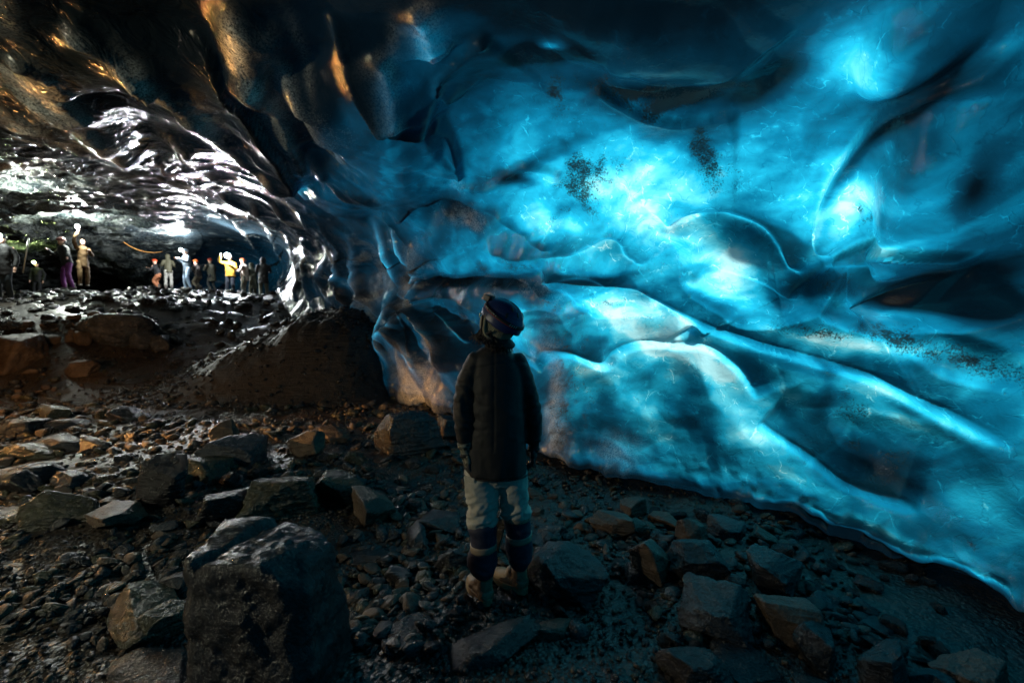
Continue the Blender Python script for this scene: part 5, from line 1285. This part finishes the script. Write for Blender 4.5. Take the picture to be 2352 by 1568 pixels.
# ---------------------------------------------------------------- the visitors at the back of the cave, with their lamps
def visitor(px, feet, d, hgt, yaw, label, coat, legs, helmet=None, lean=0.0, arms='down', coatlen=0.62, lamp=None, crouch=0.0, stance=0.12, wide=1.0, hood=None, aim=(0, -0.6, 0.9), energy=0, glow=.10, lampcol=(1, 1, 1), hold=None, skirt=None):
    base = W(px, feet, d)
    x0, y0 = base[0], base[1]; z0 = gz(x0, y0) if abs(gz(x0, y0) - base[2]) > .8 else base[2]
    s = hgt / 1.72
    c, sn = math.cos(yaw), math.sin(yaw)
    k = 1 - crouch
    # local: a across (right), f forward, z up;   forward is +Y turned by yaw
    T = lambda a, f, z: np.array([a * c - f * sn, a * sn + f * c, z]) * s
    hz = .90 * k; lx = lean * .55
    hip = T(0, 0, hz); chest = T(0, lx * .7, hz + .40); neck = T(0, lx, hz + .56); head = T(0, lx + .03, hz + .71)
    P = {}
    for sd in (-1, 1):
        foot = T(sd * stance, .04 * sd, .06); knee = T(sd * (stance * .9), .07 + crouch * .5, .48 * k); P[sd] = (T(sd * .085, 0, hz), knee, foot)
    sh = {sd: T(sd * .185 * wide, lx * .9, hz + .50) for sd in (-1, 1)}
    def arm(sd):
        a = arms if isinstance(arms, str) else arms[0 if sd < 0 else 1]
        if a == 'up': return [sh[sd], T(sd * .30, lx + .20, hz + .52), T(sd * .20, lx + .36, hz + .74)]
        if a == 'high': return [sh[sd], T(sd * .27, lx + .16, hz + .74), T(sd * .20, lx + .24, hz + 1.00)]
        if a == 'front': return [sh[sd], T(sd * .25, lx + .08, hz + .26), T(sd * .10, lx + .34, hz + .38)]
        if a == 'out': return [sh[sd], T(sd * .36, lx + .05, hz + .30), T(sd * .48, lx + .12, hz + .16)]
        return [sh[sd], T(sd * .25, lx * .5 - .02, hz + .24), T(sd * .24, lx * .2 + .06, hz + .00)]
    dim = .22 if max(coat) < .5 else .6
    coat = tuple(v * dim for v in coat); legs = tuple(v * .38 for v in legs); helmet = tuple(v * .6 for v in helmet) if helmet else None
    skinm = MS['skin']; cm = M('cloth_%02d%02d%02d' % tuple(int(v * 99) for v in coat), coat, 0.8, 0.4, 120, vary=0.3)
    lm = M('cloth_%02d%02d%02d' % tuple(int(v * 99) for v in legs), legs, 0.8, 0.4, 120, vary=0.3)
    hands = []
    A = {sd: arm(sd) for sd in (-1, 1)}
    for sd in (-1, 1):
        h_ = A[sd][-1]; dd = h_ - A[sd][-2]; dd /= np.linalg.norm(dd)
        hands += [smooth_tube([h_, h_ + dd * .09 * s], [.030 * s, .036 * s], 10, 3)]
        for q in range(4):
            o_ = np.array([c, sn, 0]) * (q - 1.5) * .018 * s
            hands.append(smooth_tube([h_ + dd * .08 * s + o_, h_ + dd * .13 * s + o_ * 1.1, h_ + dd * .155 * s + o_ * 1.1 + T(0, .02, -.01) / 1], [.0095 * s, .009 * s, .007 * s], 6, 2))
        hands.append(smooth_tube([h_ + dd * .03 * s, h_ + dd * .07 * s + np.array([c, sn, 0]) * -sd * .045 * s], [.012 * s, .009 * s], 6, 2))
    fwd = np.array([-sn, c, 0]); hm = np.column_stack([np.array([c, sn, 0]), fwd, np.array([0, 0, 1.0])])
    parts = [ball(head, (.076 * s, .094 * s, .108 * s), hm), ball(head + fwd * .088 * s + [0, 0, -.012 * s], (.012 * s, .016 * s, .018 * s), hm), ball(head + fwd * .05 * s + [0, 0, -.07 * s], (.045 * s, .045 * s, .035 * s), hm),
             smooth_tube([chest, neck, head], [.06 * s, .055 * s, .05 * s], 12, 3), smooth_tube([hip, chest, neck], [(.12 * s, .085 * s), (.12 * s, .085 * s), (.07 * s, .06 * s)], 14, 3)]
    for sd in (-1, 1):
        parts += [smooth_tube(list(P[sd]), [.07 * s, .05 * s, .036 * s], 12, 3), smooth_tube(A[sd], [.04 * s, .035 * s, .028 * s], 10, 3)]
    body = skin('person', parts + hands, .022 if d > 12 else .018, skinm, None, 1)
    body.location = (x0, y0, z0)
    tag(body, label, 'person', 'visitors at the back of the cave')
    sleeves = [smooth_tube([a_ + (chest - a_) * (.15 if i == 0 else 0) for i, a_ in enumerate(A[sd])], [.072 * s, .062 * s, .050 * s], 14, 3) for sd in (-1, 1)]
    bot = hz + .56 - coatlen; hipw = .175 * wide
    if skirt: bot = hz - .35
    torso = smooth_tube([T(0, lx, hz + .60), T(0, lx * .95, hz + .50), T(0, lx * .6, hz + .30), T(0, lx * .25, hz + .05), T(0, 0, bot)],
                        [(.07 * s, .07 * s), (.18 * wide * s, .10 * s), (.175 * wide * s, .12 * s), (.17 * wide * s, .125 * s), (hipw * 1.05 * s, .135 * s)], 20, 4, caps=False)
    wob_ = lambda co: .012 * fbm(co * 7 + px, 3)
    skin('jacket', [torso] + sleeves, .020, cm, body, 2, wob_)
    tro = [smooth_tube([T(0, 0, hz + .05), T(0, 0, hz - .06)], [(.14 * s, .105 * s)] * 2, 16, 2)]
    for sd in (-1, 1): tro.append(smooth_tube(list(P[sd])[:2] + [P[sd][2] + np.array([0, 0, .04])], [.094 * s, .074 * s, .062 * s], 14, 4))
    skin('trousers', tro, .020, lm, body, 2, wob_)
    bm_ = M('boot_dark', (0.03, 0.025, 0.02), 0.6)
    for sd in (-1, 1):
        f_ = P[sd][2]
        skin('boot', [smooth_tube([f_ + T(0, -.06, -.015), f_ + T(0, .06, -.015), f_ + T(0, .15, -.025)], [.045 * s, .047 * s, .035 * s], 10, 3), smooth_tube([f_ + T(0, -.03, 0), f_ + T(0, -.03, .13)], [.045 * s, .05 * s], 10, 2)], .016, bm_, body, 1)
    if helmet:
        hl = M('helmet_%02d%02d%02d' % tuple(int(v * 99) for v in helmet), helmet, 0.35)
        D, F = ICO[3]; V = D * np.array([.105, .128, .105]) * s; V[:, 2] = np.where(V[:, 2] < -.01 * s, -.01 * s + (V[:, 2] + .01 * s) * .25, V[:, 2])
        V = V @ hm.T + head + np.array([0, 0, .045 * s])
        hlm = mesh_obj('helmet', V, [tuple(f) for f in F], hl, body)
    if hood:
        hd = skin('hood', [ball(head + fwd * -.02, (.112 * s, .118 * s, .135 * s), hm), ball(neck, (.12 * s, .10 * s, .09 * s))], .018, cm, body, 2)
    if lamp:
        lp = head + fwd * .13 * s + np.array([0, 0, .07 * s]) if lamp == 'head' else A[1][-1] + np.array([0, 0, .24 * s])
        lr = .060 if d < 13 else (.10 if energy > 3000 else .065)
        bx = ball(lp - fwd * .03, (.038, .03, .032), hm)
        lb = mesh_obj('headlamp', np.array(bx[0]), bx[1], M('lamp_body', (0.03, 0.03, 0.032), 0.45), body)
        lc_ = M('lamp_lit_%02d%02d%02d_%d' % (*tuple(int(v * 99) for v in lampcol), energy), lampcol, 0.3, emit=(lampcol, 40.0 if energy < 100 else 200.0))
        e = ball(lp + fwd * .6 * lr, (lr, lr * .8, lr), hm)
        mesh_obj('lamp_lens', np.array(e[0]), e[1], lc_, lb)
        if energy:
            ld = bpy.data.lights.new('headlamp_light', 'SPOT'); ld.energy = energy; ld.color = lampcol; ld.shadow_soft_size = .03; ld.spot_size = R(118); ld.spot_blend = .6
            lo = link(bpy.data.objects.new('headlamp_light', ld), lb)
            lo.location = tuple(lp + fwd * (1.5 * lr + .03)); lo.rotation_euler = Vector(aim).to_track_quat('-Z', 'Y').to_euler()
            l2 = bpy.data.lights.new('headlamp_glow', 'POINT'); l2.energy = energy * glow; l2.color = lampcol; l2.shadow_soft_size = .03
            lo2 = link(bpy.data.objects.new('headlamp_glow', l2), lb); lo2.location = lo.location
    return body, (x0, y0, z0), A, T, s
LB, LY, LG = (0.86, 0.93, 1.0), (0.75, 1.0, 0.35), (0.93, 1.0, 0.90)
v1 = visitor(12, 690, 12.0, 1.70, R(-150), 'person in a dark long coat at the left border wearing a bright lamp', (.012, .016, .022), (.03, .06, .08), (.02, .025, .03), .02, 'down', .80, 'head', energy=1500, glow=.04, lampcol=LG, aim=(.25, -.35, .9), stance=.10)
v4 = visitor(86, 648, 21.0, 1.72, R(-160), 'dim far visitor whose lamp glows yellow green', (.006, .006, .005), (.006, .006, .005), (.02, .02, .02), .0, 'down', .65, 'head', energy=40, lampcol=LY, aim=(.3, -.6, .7))
v3 = visitor(192, 658, 17.2, 1.75, R(-120), 'person in an ochre coat holding a lit lamp up over the head', (.30, .15, .025), (.22, .12, .03), None, .05, ('front', 'high'), .75, 'hand', energy=2600, glow=.3, lampcol=LG, aim=(.4, -.5, .8))
v2 = visitor(158, 665, 16.2, 1.78, R(160), 'person in vivid purple trousers and grey jacket leaning with a trekking pole', (.06, .075, .085), (.36, .07, .40), (.35, .10, .09), .22, ('out', 'front'), .60, None, stance=.16)
v5 = visitor(388, 664, 22.0, 1.68, R(40), 'person in an olive striped jacket and pale trousers bending forward', (.12, .115, .05), (.42, .42, .38), None, .20, 'front', .66, None, hood=True)
v6 = visitor(432, 664, 21.0, 1.80, R(150), 'person in a slate blue coat and light blue trousers with a white brow lamp', (.10, .17, .23), (.35, .50, .68), (.25, .3, .35), .06, 'front', .75, 'head', energy=1500, glow=.55, lampcol=(.95, .97, 1), aim=(.1, -.5, .85))
v7 = visitor(458, 664, 21.8, 1.66, R(80), 'crouching person with an orange helmet behind the blue coat', (.07, .05, .045), (.20, .17, .12), (.75, .13, .03), .25, 'front', .60, None, crouch=.32)
v8 = visitor(488, 668, 21.6, 1.64, R(60), 'person in a drab grey green poncho with a small red hat', (.14, .14, .10), (.03, .035, .05), (.70, .08, .04), .25, 'front', .85, None, crouch=.15, wide=1.15)
v9 = visitor(531, 682, 19.2, 1.74, R(-172), 'person in a bright yellow jacket and navy trousers under the brightest lamp', (.80, .42, .03), (.018, .028, .055), (.8, .8, .8), .05, ('front', 'up'), .62, 'head', energy=3200, lampcol=LB, aim=(.75, -.45, .75), wide=1.15)
v10 = visitor(564, 685, 19.4, 1.66, R(100), 'person in pale peach clothes and an orange helmet looking at a phone', (.62, .50, .42), (.48, .46, .38), (.78, .20, .08), .08, 'front', .70, None)
v12 = visitor(584, 686, 19.8, 1.60, R(60), 'hunched person in a khaki raincoat between the peach and the plum coats', (.24, .25, .17), (.22, .22, .15), None, .30, 'front', .95, None, hood=True, crouch=.05)
v11 = visitor(606, 690, 18.8, 1.76, R(20), 'person in a dark plum coat and beige trousers, rightmost of the visitors', (.030, .018, .035), (.36, .36, .28), None, .05, 'front', .78, None, hood=True, wide=1.15)
v13 = visitor(366, 662, 22.2, 1.62, R(90), 'stooping person in orange red clothes at the left end of the middle group', (.02, .02, .022), (.55, .20, .08), (.85, .10, .03), .30, 'front', .55, None, crouch=.28)

# trekking pole held out by the visitor in purple trousers
pa, pb = W(116, 585, 16.2), W(150, 556, 16.0)
V, F = smooth_tube([pa, (pa + pb) / 2, pb], [.018, .018, .022], 8, 1)
pole = mesh_obj('trekking_pole', V, F, M('pole_metal', (.45, .46, .38), .35, metal=.6)); tag(pole, 'slim yellowish pole held out by the visitor in purple trousers', 'pole')
hb = ball(pb, (.03, .03, .045)); mesh_obj('handle', hb[0], hb[1], M('lamp_body', (0, 0, 0)), pole)
pa, pb = W(42, 690, 11.2), W(66, 548, 11.2)
V, F = smooth_tube([pa * .55 + pb * .45, pa * .3 + pb * .7, pb], [.014, .014, .017], 8, 1)
pole2 = mesh_obj('trekking_pole', V, F, M('pole_metal', (.45, .46, .38), .35, metal=.6)); tag(pole2, 'upright pole beside the dark coated visitor at the left border', 'pole')
# safety rope slung under the roof
rp = [W(284, 556, 19.0), W(306, 569, 18.9), W(332, 578, 18.9), W(355, 580, 19.0), W(372, 578, 19.2)]
V, F = smooth_tube(rp, [.009] * 5, 8, 6)
rope = mesh_obj('safety_rope', V, F, M('rope_orange', (.55, .24, .06), .8, .5, 200)); tag(rope, 'thin orange safety rope sagging in front of the hanging ice foot', 'rope')

# ---------------------------------------------------------------- guide lanterns standing just outside the view
def lantern(loc, energy, col, label, h=.26):
    o = empty('lantern', loc); tag(o, label, 'lantern')
    dk = M('lamp_body', (0, 0, 0))
    V, F = smooth_tube([(0, 0, 0), (0, 0, .03)], [.07, .065], 20, 1); mesh_obj('base', V, F, dk, o)
    V, F = smooth_tube([(0, 0, h - .03), (0, 0, h), (0, 0, h + .02)], [.06, .055, .02], 20, 2); mesh_obj('cap', V, F, dk, o)
    V, F = smooth_tube([(0, 0, .09), (0, 0, h - .09)], [.010, .010], 12, 2); mesh_obj('lamp_tube', V, F, M('lantern_glow', col, .5, emit=(col, 60.0)), o)
    for k in range(4):
        a = math.pi / 4 + k * math.pi / 2
        V, F = tube([(.055 * math.cos(a), .055 * math.sin(a), .02), (.055 * math.cos(a), .055 * math.sin(a), h - .02)], [.004, .004], 6); mesh_obj('post', V, F, dk, o)
    V, F = smooth_tube([(-.05, 0, h), (-.04, 0, h + .07), (0, 0, h + .10), (.04, 0, h + .07), (.05, 0, h)], [.003] * 5, 6, 4); mesh_obj('handle', V, F, dk, o)
    ld = bpy.data.lights.new('lantern_light', 'POINT'); ld.energy = energy; ld.color = col; ld.shadow_soft_size = .045
    lo = link(bpy.data.objects.new('lantern_light', ld), o); lo.location = (0, 0, h * .5 + .06 * 0)
    for ch in o.children:
        if ch.name.startswith('lamp_tube') : pass
    return o
LAMPS = [((-8.2, 5.6, gz(-8.2, 5.6) + 1.05), 230, (1.0, .46, .14), 'amber lantern on a boulder out of view beyond the left border'),
         ((-5.6, 0.9, 2.0), 360, (1.0, .95, .68), 'pale green lantern on an ice ledge out of view beyond the left border')]
for a in LAMPS: lantern(*a)

def torch(loc, target, energy, col, cone, label):
    """a hand torch standing on its tail cap, out of view, thrown across the cave"""
    o = empty('torch', loc); tag(o, label, 'torch'); d = (Vector(target) - Vector(loc)).normalized(); q = d.to_track_quat('Z', 'Y').to_matrix()
    dk = M('lamp_body', (0, 0, 0)); rot = lambda P: (np.array(P) @ np.array(q).T)
    V, F = smooth_tube([(0, 0, -.16), (0, 0, -.04), (0, 0, -.02), (0, 0, .0)], [.015, .016, .028, .030], 18, 3, caps=False); mesh_obj('barrel', rot(V), F, dk, o)
    V, F = smooth_tube([(0, 0, -.004), (0, 0, .002)], [.026, .026], 18, 1); mesh_obj('lamp_lens', rot(V), F, M('lantern_glow', col), o)
    ld = bpy.data.lights.new('torch_light', 'SPOT'); ld.energy = energy; ld.color = col; ld.spot_size = R(cone); ld.spot_blend = .8; ld.shadow_soft_size = .02
    lo = link(bpy.data.objects.new('torch_light', ld), o); lo.location = tuple(d * .03); lo.rotation_euler = d.to_track_quat('-Z', 'Y').to_euler()
torch((-7.9, 5.0, gz(-7.9, 5.0) + 1.15), (-1.5, 6.4, .4), 1300, (1.0, .45, .13), 34, 'amber torch out of view at the left, aimed low at the ice foot')
torch((-8.3, 4.9, gz(-8.3, 4.9) + 1.25), (-2.3, 3.5, 3.7), 1300, (1.0, .50, .14), 13, 'amber torch out of view at the left, aimed up at the roof')
